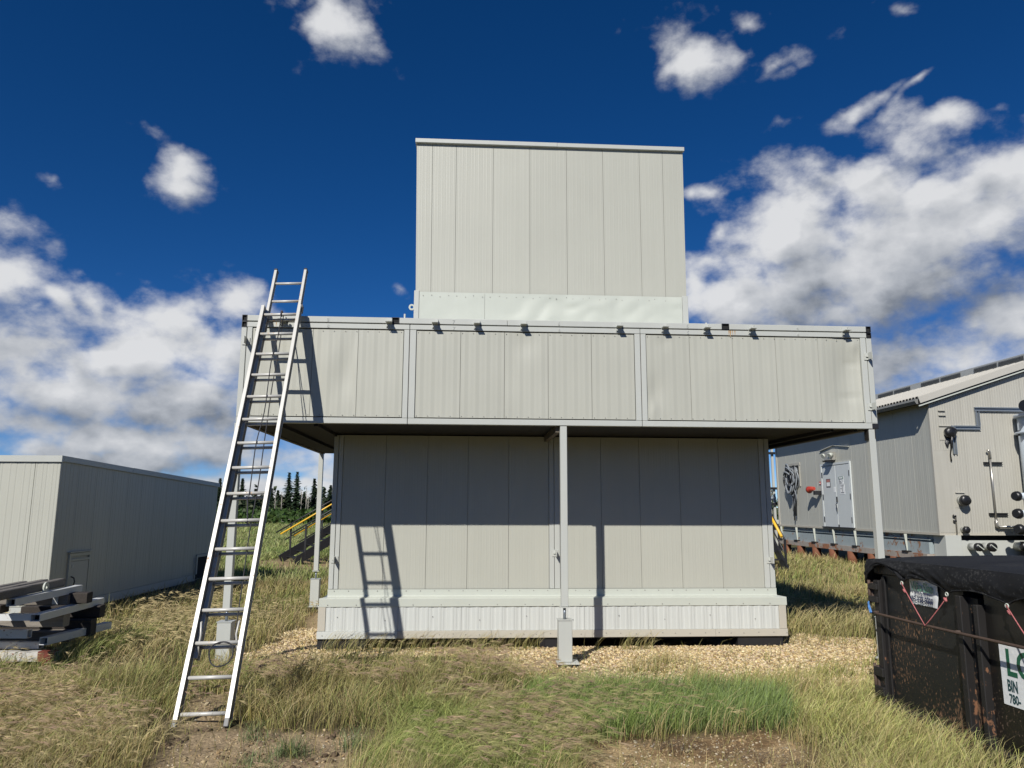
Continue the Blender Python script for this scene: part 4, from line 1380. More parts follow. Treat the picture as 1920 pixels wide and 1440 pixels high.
MB().tube([(12.36, YF - 0.06, 1.64), (12.43, YF - 0.06, 1.62)], 0.03, 8).build('valve', M_BLACK, pb)
MB().tube([(12.36, YF - 0.06, 1.50), (12.43, YF - 0.06, 1.50)], 0.028, 8).build('valve', M_BLACK, pb)

# ---------------------------------------------------------------- things fixed to the right building
wl = bthing('wall_lamp', 'boxy metal lamp mounted on the grey wall above the double door', 'lamp', PX - 0.15, 15.55, 3.4)
MB().box(PX - 0.20, PX - 0.005, 15.36, 15.78, 3.42, 3.70, 0.01).build('housing', M_LAMP, wl)
for y in (15.34, 15.80):
    MB().tube([(PX - 0.12, y, 3.62), (PX - 0.24, y - 0.02, 3.56)], [0.05, 0.085], 12).build('lamp_head', M_FLASH, wl)
MB().prism([(PX - 0.30, 3.41), (PX - 0.005, 3.41), (PX - 0.005, 3.37), (PX - 0.26, 3.37)], 'y', 15.40, 15.74).build('visor', M_BLACK, wl)
MB().box(PX - 0.21, PX - 0.201, 15.40, 15.52, 3.48, 3.66).build('lens', M_FLASH, wl)

ah = bthing('alarm_horn', 'red alarm horn with a white mouth fixed to the grey wall beside the double door', 'horn', PX - 0.2, 16.7, 2.4)
mo = MB()
mo.tube([(PX - 0.26, 16.52, 2.50), (PX - 0.27, 16.70, 2.49), (PX - 0.275, 16.80, 2.47), (PX - 0.28, 16.86, 2.46)], [0.06, 0.085, 0.115, 0.13], 14)
mo.build('horn_body', M_REDH, ah)
MB().tube([(PX - 0.281, 16.861, 2.46), (PX - 0.285, 16.89, 2.455)], [0.115, 0.10], 14).build('horn_mouth', M_WHITE, ah)
MB().box(PX - 0.26, PX - 0.005, 16.47, 16.60, 2.28, 2.42, 0.006).build('bracket', M_BLACK, ah)
MB().box(PX - 0.02, PX - 0.003, 16.50, 16.62, 2.64, 2.74).build('tag_plate', M_REDH, ah)
MB().box(PX - 0.026, PX - 0.0205, 16.52, 16.60, 2.655, 2.70).build('tag_label', M_WHITE, ah)

cb = bthing('cable_bundle', 'looped bundle of grey cables hanging out of the square wall opening', 'cable', PX - 0.1, 18.5, 2.5)
for k in range(16):
    cy, cz = 18.55 + rng.normal(0, 0.10), 2.93 + rng.normal(0, 0.08)
    ry, rz2 = 0.30 + rng.normal(0, 0.06), 0.42 + rng.normal(0, 0.07)
    ph = rng.uniform(0, 6.28); out = 0.05 + 0.015 * k
    pts = [(PX - out - 0.04 * math.sin(2 * a + ph), cy + ry * math.cos(a + 0.3 * math.sin(ph)), cz + rz2 * math.sin(a) + 0.03 * math.sin(3 * a + ph)) for a in np.linspace(0.3, 6.4, 20)]
    MB().tube(pts, 0.020 + 0.006 * (k % 3), 6).build('cable_loop', M_CABLE if k % 3 else M_WRAP, cb)
for k in range(5):
    y0 = 18.35 + 0.07 * k
    L = 0.5 + 0.17 * ((k * 3) % 5)
    MB().tube([(PX - 0.12, y0, 2.75), (PX - 0.14, y0 + 0.03, 2.55), (PX - 0.10, y0 - 0.04, 2.55 - L * 0.5), (PX - 0.09, y0 + 0.02, 2.55 - L)], 0.024, 6).build('cable_tail', M_WRAP if k % 2 else M_CABLE, cb)

# ---------------------------------------------------------------- vessel skid at the right edge
vs_ = bthing('vessel_skid', 'pale blue-white process vessel with black capped nozzles, cut by the right edge', 'vessel', 15.0, 9.6)
MB().tube([(15.06, 9.45, 1.0), (15.06, 9.45, 4.2)], 0.92, 26).build('shell', M_VESSEL, vs_)
MB().tube([(15.06, 9.45, 4.2), (15.06, 9.45, 4.28), (15.06, 9.45, 4.40)], [0.99, 0.99, 0.5], 26).build('top_flange', M_VESSEL, vs_)
for k in range(18):
    a = 2 * math.pi * k / 18
    MB().tube([(15.06 + 0.95 * math.cos(a), 9.45 + 0.95 * math.sin(a), 3.72), (15.06 + 0.95 * math.cos(a), 9.45 + 0.95 * math.sin(a), 3.86)], 0.025, 6).build('flange_bolt', M_BLACK, vs_)
MB().tube([(15.06, 9.45, 3.76), (15.06, 9.45, 3.82)], 1.0, 26).build('body_flange', M_VESSEL, vs_)
for (z, a, L) in ((2.03, 196, 0.25), (1.66, 200, 0.22), (1.40, 204, 0.21), (1.14, 198, 0.24)):
    dx, dy = math.cos(R(a)), math.sin(R(a))
    c0 = Vector((15.06 + 0.88 * dx, 9.45 + 0.88 * dy, z)); c1 = c0 + Vector((dx, dy, 0)) * L
    MB().tube([c0, c1], 0.09, 12).build('nozzle', M_VESSEL, vs_)
    MB().tube([c1, c1 + Vector((dx, dy, 0)) * 0.14], 0.125, 14).build('nozzle_cap', M_WRAP, vs_)
for (xx, zz, rr) in ((13.33, 2.13, 0.125), (13.31, 1.70, 0.13), (13.31, 1.32, 0.13)):
    MB().tube([(xx + 0.02, 8.98, zz), (xx + 1.0, 9.25, zz)], 0.085, 12).build('nozzle', M_VESSEL, vs_)
    MB().tube([(xx + 0.02, 8.98, zz), (xx - 0.02, 8.97, zz), (xx - 0.09, 8.96, zz)], [rr, rr, rr * 0.8], 14).build('nozzle_cap', M_WRAP, vs_)
MB().tube([(14.10, 9.25, 4.44), (13.95, 9.17, 4.44)], 0.155, 16).build('nozzle_cap', M_WRAP, vs_)
MB().tube([(14.6, 9.4, 4.44), (14.08, 9.26, 4.44)], 0.10, 12).build('nozzle', M_VESSEL, vs_)
MB().tube([(14.16, 9.3, 4.56), (14.16, 9.3, 4.86)], 0.07, 10).build('valve_handwheel', M_REDH, vs_)
MB().box(14.05, 15.7, 8.7, 10.0, 0.0, 0.98).build('skid_base', M_BLACK, vs_)

# ---------------------------------------------------------------- far pipe rack seen between the two buildings
pr = bthing('pipe_rack', 'grey pipework and small cabinet behind a black platform between the buildings', 'pipework', 11.6, 23.0)
cx0 = 11.2
for x in (11.3, 13.0):
    MB().box(x, x + 0.09, 23.0, 23.09, 0, 4.6).build('upright', M_TRIM, pr)
for z in (4.15, 2.62, 1.95):
    MB().box(10.6, 13.5, 22.9, 22.98, z, z + 0.10).build('cross_rail', M_BLACK, pr)
MB().tube([(10.9, 23.6, 2.9), (11.25, 23.5, 2.95), (11.5, 23.5, 3.15), (11.5, 23.5, 3.5), (11.35, 23.5, 3.62), (10.9, 23.5, 3.62)], 0.09, 10).build('pipe_elbow', M_GALV, pr)
MB().tube([(10.6, 23.3, 2.25), (13.2, 23.3, 2.25)], 0.10, 10).build('pipe', M_VESSEL, pr)
MB().box(10.6, 13.2, 23.7, 24.6, 0.9, 2.95).build('cabinet', M_SIDE, pr)
MB().box(10.4, 12.4, 21.0, 22.6, 0.95, 1.15).build('platform', M_BLACK, pr)
for x in (10.5, 12.3):
    MB().box(x, x + 0.1, 21.0, 21.1, 0.0, 0.95).build('platform_leg', M_BLACK, pr)
MB().box(10.4, 12.4, 20.9, 20.98, 1.2, 1.36).build('kick_plate', M_FLASH, pr)

# ---------------------------------------------------------------- steel stairs with yellow handrails
st2 = thing('platform_stair', 'short black stair with one bright yellow handrail beside the pipework', 'staircase', (7.75, 21.45, 0), 0)
# rises away from the camera
def stair_flight(root, dirv, sidev, run, rise, width, n, rail_h, yellow_off, first_post=0.12, posts=(0.12, 1.0), rail_ext=0.1, both=True, yr=0.024):
    d = Vector(dirv); s = Vector(sidev); up = Vector((0, 0, 1))
    sl = (d * run + up * rise).normalized()
    for k in ((0, 1)):
        o = s * (width * k)
        MB().beam(o - sl * 0.15 + up * 0.10, o + d * run + up * (rise + 0.10), 0.06, 0.26).build('stringer', M_BLACK, root)
        if k == 0 and not both:
            continue
        a = o - sl * rail_ext + up * (rail_h + 0.0)
        b = o + d * run + up * (rise + rail_h)
        MB().tube([a, b], 0.024, 8).build('top_rail', M_BLACK, root)
        MB().tube([a - up * 0.42 + sl * rail_ext, b - up * 0.42], 0.020, 8).build('mid_rail', M_BLACK, root)
        io = s * (0.05 if k == 0 else -0.05)
        MB().tube([a + io - up * yellow_off + sl * 0.15, b + io - up * yellow_off], yr, 8).build('hand_rail', M_YEL, root)
        for q in posts:
            p = o + d * (run * q) + up * (rise * q)
            MB().box(-0.022, 0.022, -0.022, 0.022, 0, rail_h).v
            mm = MB().obox(p + up * (rail_h / 2), Vector((1, 0, 0)), Vector((0, 1, 0)), up, [0.027, 0.027, rail_h / 2])
            mm.build('rail_post', M_BLACK, root)
    for i in range(n):
        q = (i + 0.6) / n
        p = d * (run * q) + up * (rise * q) + s * (width / 2)
        MB().obox(p, s.normalized(), d, up, [width / 2 - 0.03, 0.12, 0.018]).build('tread', M_BLACK, root)


stair_flight(st2, (-0.02, 1, 0), (-1, -0.02, 0), 1.5, 1.1, 0.75, 5, 0.92, 0.0, posts=(0.02, 0.95), rail_ext=0.0, both=True, yr=0.04)
ms = thing('metal_staircase', 'black steel staircase with yellow handrails climbing to the right behind the building', 'staircase', (-7.62, 25.5, 0.05), 0)
c20, s20 = math.cos(R(33)), math.sin(R(33))
stair_flight(ms, (c20, s20, 0), (s20, -c20, 0), 4.2, 2.42, 1.6, 13, 1.08, 0.13, posts=(0.045, 0.30, 0.60, 0.95), rail_ext=0.35, yr=0.027)
# ================================================================== WASTE BIN
AZB = math.atan2(-0.9941, 0.1083)
bn = thing('waste_bin', 'black roll-off waste bin with rust scratches and white signs under a mesh tarp', 'bin', (3.363, 6.982, 0), AZB)
# local: +x towards the camera along the side, -y is the visible side
BLN, BWD = 3.7, 2.3
for (x0, x1, y0, y1, nm) in ((0.05, 1.085, 0.0, 0.045, 0), (1.30, BLN, 0.0, 0.045, 1), (0.05, BLN, BWD - 0.05, BWD, 2), (BLN - 0.05, BLN, 0.046, BWD - 0.051, 3), (0.0, 0.049, 0.05, BWD - 0.05, 4)):
    MB().box(x0, x1, y0, y1, 0.115, 1.215).build('side_panel', M_BIN2 if nm == 1 else M_BIN, bn)
MB().box(0.06, BLN - 0.06, 0.05, BWD - 0.06, 0.12, 0.16).build('floor', M_BLACK, bn)
# corner post, stiffeners, rails
MB().box(-0.035, 0.048, -0.045, 0.049, 0.02, 1.16, 0.006).build('corner_post', M_RUSTY, bn)
MB().box(0.052, 0.10, -0.018, -0.001, 0.115, 1.20, 0.004).build('edge_angle', M_RUSTY, bn)
for xs_ in (1.085, 2.55):
    m = MB()
    m.box(xs_, xs_ + 0.058, -0.075, 0.044, 0.115, 1.15, 0.005)
    m.build('stiffener', M_RUSTY, bn)
    MB().box(xs_ + 0.0585, xs_ + 0.165, -0.012, 0.04, 0.115, 1.14).build('stiffener_web', M_BIN, bn)
    MB().box(xs_ + 0.1655, xs_ + 0.213, -0.060, 0.044, 0.115, 1.10, 0.005).build('stiffener', M_RUSTY, bn)
m = MB().box(-0.035, BLN, -0.055, 0.06, 0.035, 0.113, 0.008)
m.build('bottom_rail', M_RUSTY, bn)
MB().box(-0.02, BLN, 0.061, 0.14, -0.03, 0.10).build('skid_runner', M_BLACK, bn)
MB().box(-0.02, BLN, BWD - 0.14, BWD - 0.06, -0.03, 0.114).build('skid_runner', M_BLACK, bn)
MB().box(-0.03, BLN, -0.03, 0.06, 1.217, 1.30, 0.01).build('top_rail', M_BIN, bn)
MB().box(-0.03, BLN, BWD - 0.06, BWD + 0.03, 1.217, 1.30, 0.01).build('top_rail', M_BIN, bn)
MB().box(-0.03, 0.05, 0.061, BWD - 0.061, 1.10, 1.30, 0.01).build('top_rail', M_BIN, bn)
# hinges on the end gate
for (z0, z1) in ((0.965, 1.135), (0.165, 0.405)):
    h = MB().box(-0.105, -0.045, -0.05, 0.02, z0, z1, 0.008).build('gate_hinge', M_ROD, bn)
    hh = (z1 - z0) / 3
    for k in (0, 2):
        MB().box(-0.075, 0.06, -0.075, -0.0515, z0 + hh * k, z0 + hh * (k + 0.95), 0.006).build('knuckle', M_RUSTY, h)
    MB().tube([(-0.075, -0.06, z0 - 0.02), (-0.075, -0.06, z1 + 0.02)], 0.014, 8).build('pin', M_ROD, h)
# tie rod
pts = [(0.0, -0.10, 0.884)]
for k in range(1, 30):
    x = 0.125 * k
    pts.append((x, -0.115, 0.882 - 0.004 * math.sin(x * 2.2)))
rd = MB().tube(pts, 0.0115, 8).build('tie_rod', M_ROD, bn)
for x in (0.02, 1.11, 2.58):
    MB().tube([(x, -0.03, 0.883), (x, -0.115, 0.883)], 0.012, 6).build('rod_stub', M_ROD, rd)
MB().tube([(-0.04, -0.025, 0.70), (-0.05, -0.04, 0.72)], 0.01, 6).build('bolt', M_BLACK, bn)
# upper small sign, crumpled
sg = MB()
sg.grid(lambda u, v: (0.452 + 0.355 * u, -0.010 - 0.012 * abs(mnoise.noise(Vector((u * 4, v * 3, 3)))) - (0.05 * max(0, u - 0.8) * max(0, 0.3 - v) * 5), 1.012 + 0.02 * u * 0 + 0.285 * v), 22, 18)
s1 = sg.build('small_sign', M_WHITE, bn)
s1['label'] = 'crumpled small white sign with faded green and navy lettering'
text_mesh('Win Site', 0.105, 'lettering', M_GREENF, s1, (0.488, -0.0265, 1.125), (R(90), 0, 0), 0.0008, xscale=0.74, bold=0.002)
text_mesh('UP TA IECOUPA', 0.028, 'lettering', M_NAVY, s1, (0.525, -0.0265, 1.094), (R(90), 0, 0), 0.0008, xscale=1.0)
text_mesh('403-238-9000', 0.068, 'lettering', M_NAVY, s1, (0.462, -0.0265, 1.034), (R(90), 0, 0), 0.0008, xscale=0.78, bold=0.001)
# large sign, cut by the picture edge
s2 = MB().box(1.410, 2.30, -0.006, -0.001, 0.440, 0.850).build('large_sign', M_WHITE, bn)
text_mesh('LO', 0.252, 'lettering', M_GREEN, s2, (1.462, -0.0075, 0.648), (R(90), 0, 0), 0.0006, xscale=0.80, bold=0.006)
text_mesh('BIN', 0.108, 'lettering', M_TEAL, s2, (1.459, -0.0075, 0.540), (R(90), 0, 0), 0.0006, xscale=0.56, bold=0.003)
text_mesh('780-', 0.086, 'lettering', M_TEAL, s2, (1.466, -0.0075, 0.460), (R(90), 0, 0), 0.0006, xscale=0.66, bold=0.002)

# ---------------------------------------------------------------- tarp
tp = thing('mesh_tarp', 'black mesh tarpaulin with scalloped dusty edge stretched over the waste bin', 'tarp', (3.363, 6.982, 0), AZB)
GR = [(-0.13, 1.105), (0.443, 1.180), (0.984, 1.148), (1.600, 1.138), (2.2, 1.145), (2.8, 1.14), (3.4, 1.14), (3.9, 1.14)]


def zedge(x):
    for (a, b) in zip(GR[:-1], GR[1:]):
        if a[0] <= x <= b[0]:
            q = (x - a[0]) / (b[0] - a[0])
            lift = 0.16 if a[0] < 0 else 0.062 + 0.01 * math.sin(a[0] * 5)
            return a[1] + (b[1] - a[1]) * q + lift * math.sin(math.pi * q) ** 0.8
    return 1.14


def wr(x, v):
    """wrinkles that gather at the grommets, strongest at the far corner"""
    k = math.exp(-((x - 0.3) / 0.5) ** 2)
    n = mnoise.noise(Vector((x * 7 + v * 2.2, v * 2.2, 4))) * 0.6 + mnoise.noise(Vector((x * 15 - v * 5, v * 3, 9))) * 0.4
    f = abs(mnoise.noise(Vector((x * 4.3 - v * 1.5, v * 1.2, 14))))
    return n * (0.004 + 0.034 * k) - (0.006 + 0.016 * k) * max(0.0, 0.22 - f) / 0.22


m = MB()
NX, NV = 170, 16
x0t, x1t = -0.105, 3.85


def side(u, v):
    x = x0t + (x1t - x0t) * u
    zt = 1.338 + 0.014 * x + 0.010 * math.sin(x * 1.3 + 1)
    ze_ = zedge(max(x, -0.13))
    z = zt + (ze_ - zt) * v
    fall = 0.040 + 0.028 * math.sin(min(1, v * 1.2) * math.pi / 2)
    # bulge: the cloth hangs clear of the bin and pulls in at the grommets
    gk = min(abs(x - g[0]) for g in GR)
    y = -fall - 0.02 * math.sin(math.pi * v) + (0.015 * v * math.exp(-(gk / 0.08) ** 2)) + wr(x, v) * (0.3 + v)
    return (x, y, z)


m.grid(side, NX, NV)


def topf(u, v):
    x = x0t + (x1t - x0t) * u
    y = -0.040 + (BWD + 0.08) * v
    return (x, y, 1.338 + 0.014 * x + 0.010 * math.sin(x * 1.3 + 1) * (1 - v) + 0.03 * math.sin(math.pi * v) + 0.010 * mnoise.noise(Vector((x * 2.5, y * 2.5, 2))) * 0.5 - 0.006 * max(0.0, 0.12 - abs(mnoise.noise(Vector((x * 1.6 + y * 0.8, y * 1.1, 6))))) / 0.12 + (wr(x, 0) * 0.3 if v < 0.02 else 0))


m.grid(topf, 80, 20)


def endf(u, v):
    y = -0.040 + (BWD + 0.08) * u
    zt = topf(0, u)[2]
    return (x0t - 0.02 * math.sin(math.pi * v * 0.5) + 0.012 * mnoise.noise(Vector((y * 5, v * 3, 8))) * v, y - (0.028) * v * (1 - u), zt + (1.105 + 0.10 * abs(math.sin(y * 4.0)) - zt) * v)


m.grid(endf, 40, 8)
m.build('cloth', M_TARP, tp)
# stitched hem along the scallops and grommets
hem = MB().tube([(x, side((x - x0t) / (x1t - x0t), 1.0)[1] - 0.001, zedge(max(x, -0.13)) + 0.004) for x in np.arange(x0t, 3.8, 0.03)], 0.007, 6)
hem.build('hem', M_TARP, tp)
gpos = []
for gx_, gz_ in GR[1:6]:
    yy = side((gx_ - x0t) / (x1t - x0t), 1.0)[1]
    gpos.append((gx_, yy, gz_))
    MB().ring((gx_, yy - 0.010, gz_ - 0.004), (0, 1, 0), 0.014, 0.005, 14, 6).build('grommet', M_FLASH, tp)


# ---------------------------------------------------------------- cords
def cord(name, label, pts, r, mat, cat, group=None, knots=()):
    o = thing(name, label, cat, (3.363, 6.982, 0), AZB, group)
    MB().tube(pts, r, 7).build('cord', mat, o)
    for k in knots:
        MB().tube([(k[0] - 0.016, k[1], k[2] + 0.012), k, (k[0] + 0.014, k[1], k[2] - 0.014)], [0.007, 0.013, 0.007], 7).build('knot', mat, o)
    return o


hk = (0.785, -0.130, 0.878)
g1_, g2_, g3_, g4_ = gpos[0], gpos[1], gpos[2], gpos[3]


def sag(a, b, k=6):
    a, b = Vector(a), Vector(b)
    return [tuple(a.lerp(b, i / k) + Vector((0, 0, -0.004 * math.sin(math.pi * i / k)))) for i in range(k + 1)]


cord('bungee_cord', 'red and white bungee cord making a V below the small crumpled sign', sag((g1_[0], g1_[1] - 0.015, g1_[2]), hk) + sag(hk, (g2_[0], g2_[1] - 0.015, g2_[2] - 0.03))[1:], 0.0040,
     M_REDC, 'bungee cord', 'bungee cords holding the tarp', knots=((g1_[0] + 0.06, g1_[1] - 0.03, g1_[2] - 0.06), (g2_[0] - 0.01, g2_[1] - 0.018, g2_[2] - 0.045)))
hk2 = (1.90, -0.130, 0.878)
cord('bungee_cord', 'red and white bungee cord above the large white sign at the right edge', sag((g3_[0], g3_[1] - 0.015, g3_[2]), hk2) + sag(hk2, (g4_[0], g4_[1] - 0.015, g4_[2] - 0.03))[1:], 0.0040,
     M_REDC, 'bungee cord', 'bungee cords holding the tarp', knots=((g3_[0] + 0.03, g3_[1] - 0.02, g3_[2] - 0.045),))
cord('blue_rope', 'short blue rope tied from the far bin corner to the rusty tie rod', [(-0.06, -0.09, 0.955), (-0.02, -0.10, 0.92), (0.045, -0.128, 0.885), (0.03, -0.128, 0.878), (-0.03, -0.105, 0.92), (-0.065, -0.08, 0.965)], 0.0075,
     M_BLUEC, 'rope')

# ================================================================== LUMBER PILE
def open_tube(a, b, w, h, label, mat=None, group='painted steel tubes in the pile', lugs=(), red=False):
    a, b = Vector(a), Vector(b)
    mid = (a + b) / 2
    ang = math.atan2((b - a).y, (b - a).x)
    L = (b - a).length / 2
    o = thing('steel_tube', label, 'tube', (mid.x, mid.y, mid.z), ang, group)
    t = 0.007
    m = MB()
    m.box(-L, L, -w / 2, w / 2, h / 2 - t, h / 2).box(-L, L, -w / 2, w / 2, -h / 2, -h / 2 + t)
    m.box(-L, L, -w / 2, -w / 2 + t, -h / 2 + t, h / 2 - t).box(-L, L, w / 2 - t, w / 2, -h / 2 + t, h / 2 - t)
    m.build('wall', mat or M_TUBE, o)
    for s in (-1, 1):
        MB().box(s * L - 0.10 if s > 0 else -L + 0.09, s * L - 0.09 if s > 0 else -L + 0.10, -w / 2 + t, w / 2 - t, -h / 2 + t, h / 2 - t).build('end_void', M_VOID, o)
    for x in lugs:
        m = MB()
        n = 14; R0, r1, tt_ = 0.055, 0.021, 0.009
        vs = []
        for yy in (-tt_, tt_):
            for rad in (R0, r1):
                for k in range(n):
                    an = 2 * math.pi * k / n
                    vs.append((x + rad * math.cos(an), yy, h / 2 + 0.055 + rad * math.sin(an)))
        fs = []
        for k in range(n):
            j = (k + 1) % n
            fs += [(k, j, n + j, n + k), (2 * n + k, 3 * n + k, 3 * n + j, 2 * n + j), (k, 2 * n + k, 2 * n + j, j), (n + k, n + j, 3 * n + j, 3 * n + k)]
        m.add(vs, fs)
        m.box(x - 0.055, x - 0.03, -tt_, tt_, h / 2, h / 2 + 0.05).box(x + 0.03, x + 0.055, -tt_, tt_, h / 2, h / 2 + 0.05)
        m.build('lifting_eye', M_FLASH, o)
    if red:
        c = MB()
        c.box(L - 0.19, L + 0.003, -w / 2 - 0.004, w / 2 + 0.004, h / 2 + 0.0005, h / 2 + 0.005).box(L - 0.19, L + 0.003, -w / 2 - 0.005, -w / 2 - 0.0005, -h / 2, h / 2)
        c.build('red_end', M_REDP, o)
        c = MB().box(L - 0.14, L - 0.03, -w / 2 - 0.003, -w / 2 + 0.05, -h / 2 - 0.085, -h / 2 - 0.001, 0.004).build('red_bracket', M_REDP, o)
        MB().tube([(L - 0.075, -w / 2 - 0.004, -h / 2 - 0.055), (L - 0.075, -w / 2 - 0.016, -h / 2 - 0.055)], 0.013, 8).build('bolt', M_FLASH, c)
    return o


def timber(a, b, w, h, label, mat=None, plate=None, twist=0.0):
    a, b = Vector(a), Vector(b)
    mid = (a + b) / 2
    ang = math.atan2((b - a).y, (b - a).x)
    L = (b - a).length / 2
    o = thing('timber', label, 'timber', (mid.x, mid.y, mid.z), ang, 'weathered timbers in the pile')
    m = MB()
    n = 9
    vs = []
    for i in range(n + 1):
        x = -L + 2 * L * i / n
        e = lambda s: 0.004 * mnoise.noise(Vector((x * 3 + s, a.z * 10, s * 2.3 + a.y)))
        c = 0.010
        ring = [(-w / 2 + c, -h / 2), (w / 2 - c, -h / 2), (w / 2, -h / 2 + c), (w / 2, h / 2 - c), (w / 2 - c, h / 2), (-w / 2 + c, h / 2), (-w / 2, h / 2 - c), (-w / 2, -h / 2 + c)]
        for q, (yy, zz) in enumerate(ring):
            vs.append((x, yy + e(q), zz + e(q + 9)))
    fs = [tuple(range(8)), tuple(range(n * 8 + 7, n * 8 - 1, -1))]
    for i in range(n):
        for k in range(8):
            fs.append((i * 8 + k, (i + 1) * 8 + k, (i + 1) * 8 + (k + 1) % 8, i * 8 + (k + 1) % 8))
    m.add(vs, fs)
    m.build('plank', mat or M_WOODX, o)
    if plate is not None:
        MB().box(L - plate - 0.03, L - plate + 0.035, -w / 2 - 0.007, -w / 2 - 0.004, -h / 2 + 0.01, h / 2 - 0.01).build('steel_plate', M_TUBE, o)
    return o


V = Vector
# lowest level: white tubes lying across
open_tube((-7.9, 8.97, 0.088), (-5.262, 9.01, 0.088), 0.11, 0.105, 'lowest chipped white tube of the pile with a red bracketed end', M_TUBER, red=True)
open_tube((-7.9, 9.15, 0.185), (-5.535, 9.14, 0.185), 0.10, 0.075, 'short chipped white tube lying just above the red-ended tube', M_TUBER)
timber((-7.6, 9.36, 0.225), (-5.42, 9.56, 0.225), 0.15, 0.13, 'grey crosswise timber near the bottom of the pile, over the chipped tubes')
open_tube((-5.40, 8.95, 0.26), (-5.30, 10.15, 0.26), 0.10, 0.085, 'pale tube end poking out low at the right of the pile')
timber((-6.3, 9.60, 0.30), (-5.255, 9.72, 0.30), 0.17, 0.20, 'black thick timber end low at the right of the pile', M_WOODD)
open_tube((-7.9, 8.98, 0.335), (-5.600, 9.00, 0.335), 0.09, 0.092, 'white crosswise tube with a black mouth in the middle of the pile')
timber((-7.8, 9.02, 0.455), (-5.315, 9.22, 0.455), 0.16, 0.135, 'grey split timber sticking out right in the middle of the pile')
timber((-6.2, 9.80, 0.470), (-5.255, 9.90, 0.470), 0.16, 0.15, 'black creosoted timber end behind the middle of the pile', M_WOODD)
open_tube((-7.7, 8.60, 0.575), (-5.345, 8.64, 0.575), 0.10, 0.070, 'pale crosswise tube ending against the long receding tube')
open_tube((-5.285, 8.56, 0.575), (-5.405, 10.10, 0.575), 0.105, 0.078, 'long pale tube receding at the right side of the pile')
timber((-7.7, 9.02, 0.675), (-5.40, 9.40, 0.675), 0.14, 0.115, 'bleached crosswise timber under the tube with the lifting eye', plate=0.14)
timber((-5.60, 9.46, 0.685), (-5.215, 9.50, 0.685), 0.16, 0.125, 'dark end block of timber beside the bleached crosswise timber', M_WOODD)
open_tube((-5.385, 8.27, 0.775), (-5.49, 9.72, 0.775), 0.095, 0.078, 'pale tube with a round lifting eye near the top of the pile', lugs=(-0.05,))
timber((-5.36, 7.70, 0.865), (-5.605, 9.52, 0.865), 0.10, 0.095, 'large weathered timber receding on top of the pile beside the lifting eye', M_WOOD)
timber((-5.50, 7.80, 0.872), (-5.755, 9.42, 0.872), 0.10, 0.080, 'thin weathered timber second from left on top of the pile', M_WOOD)
timber((-5.62, 7.90, 0.880), (-5.80, 9.10, 0.880), 0.09, 0.080, 'shortest weathered timber at the left on top of the pile', M_WOOD)
open_tube((-5.95, 8.3, 0.775), (-6.05, 9.7, 0.775), 0.10, 0.08, 'pale tube at the far left of the pile under the top timbers')
timber((-7.2, 8.75, 0.66), (-5.70, 8.66, 0.66), 0.14, 0.085, 'dark crosswise timber under the left end of the top timbers', M_WOODD)
# ================================================================== GROUND
POLY = dict(
  gravel=[(-3.03, 8.56), (-2.57, 8.57), (-2.18, 8.91), (-2.14, 9.6), (-1.77, 9.70), (-0.66, 9.60), (-0.18, 9.14), (0.01, 8.61), (0.55, 7.97), (1.5, 7.81), (2.01, 7.91), (2.54, 7.74), (3.27, 7.97), (3.76, 7.98), (5.13, 10.79), (4.26, 11.4), (3.93, 10.94), (4.81, 15.4), (-3.6, 15.4), (-3.14, 10.42), (-3.28, 9.44)],
  dirtL=[(-2.46, 5.0), (-2.64, 5.96), (-2.67, 6.4), (-2.34, 6.55), (-1.72, 6.41), (-1.17, 6.45), (-0.95, 6.17), (-1.04, 5.79), (-1.16, 5.0)],
  dirtR=[(0.41, 5.0), (0.49, 5.93), (0.72, 6.16), (1.48, 6.39), (2.1, 6.46), (2.26, 6.18), (2.24, 5.83), (2.22, 5.0)],
  ladderdirt=[(-2.85, 6.5), (-2.85, 6.82), (-3.05, 7.45), (-2.72, 7.5), (-2.48, 7.0), (-2.40, 6.5)],
  green=[(0.1, 6.43), (0.01, 7.11), (0.27, 7.71), (0.86, 7.76), (1.59, 7.72), (2.62, 7.37), (2.37, 6.46), (1.49, 6.45), (0.67, 6.16)],
  foxtail=[(-1.09, 5.2), (-0.97, 6.04), (-0.88, 6.93), (-0.45, 6.77), (0.19, 6.77), (0.52, 6.25), (0.41, 5.2)],
  straw=[(-3.63, 4.9), (-6.16, 8.84), (-4.9, 8.45), (-3.75, 7.06), (-3.1, 6.3), (-2.8, 4.9)],
  straw2=[(-4.17, 7.86), (-5.75, 11.0), (-7.16, 15.42), (-6.92, 17.47), (-5.1, 13.18), (-4.09, 9.49)],
  yellowgreen=[(2.53, 7.15), (3.71, 7.76), (3.48, 4.9), (2.17, 4.9)],
  rearpad=[(-8.6, 23.6), (-8.4, 27.0), (-3.5, 27.0), (-4.0, 21.6), (-6.4, 21.9)])


def sdist(px, py, poly):
    """signed distance to polygon, positive inside (vectorised)"""
    P = np.array(poly, float); Q = np.roll(P, -1, axis=0)
    d2 = np.full(px.shape, 1e9); inside = np.zeros(px.shape, bool)
    for (a, b) in zip(P, Q):
        ex, ey = b - a
        wx, wy = px - a[0], py - a[1]
        t = np.clip((wx * ex + wy * ey) / (ex * ex + ey * ey), 0, 1)
        d2 = np.minimum(d2, (wx - ex * t) ** 2 + (wy - ey * t) ** 2)
        c = ((a[1] <= py) & (b[1] > py)) | ((b[1] <= py) & (a[1] > py))
        with np.errstate(divide='ignore', invalid='ignore'):
            xi = a[0] + (py - a[1]) / (b[1] - a[1]) * ex
        inside ^= c & (px < xi)
    d = np.sqrt(d2)
    return np.where(inside, d, -d)


_NP = np.random.default_rng(3)
_TAB = _NP.random((256, 256))


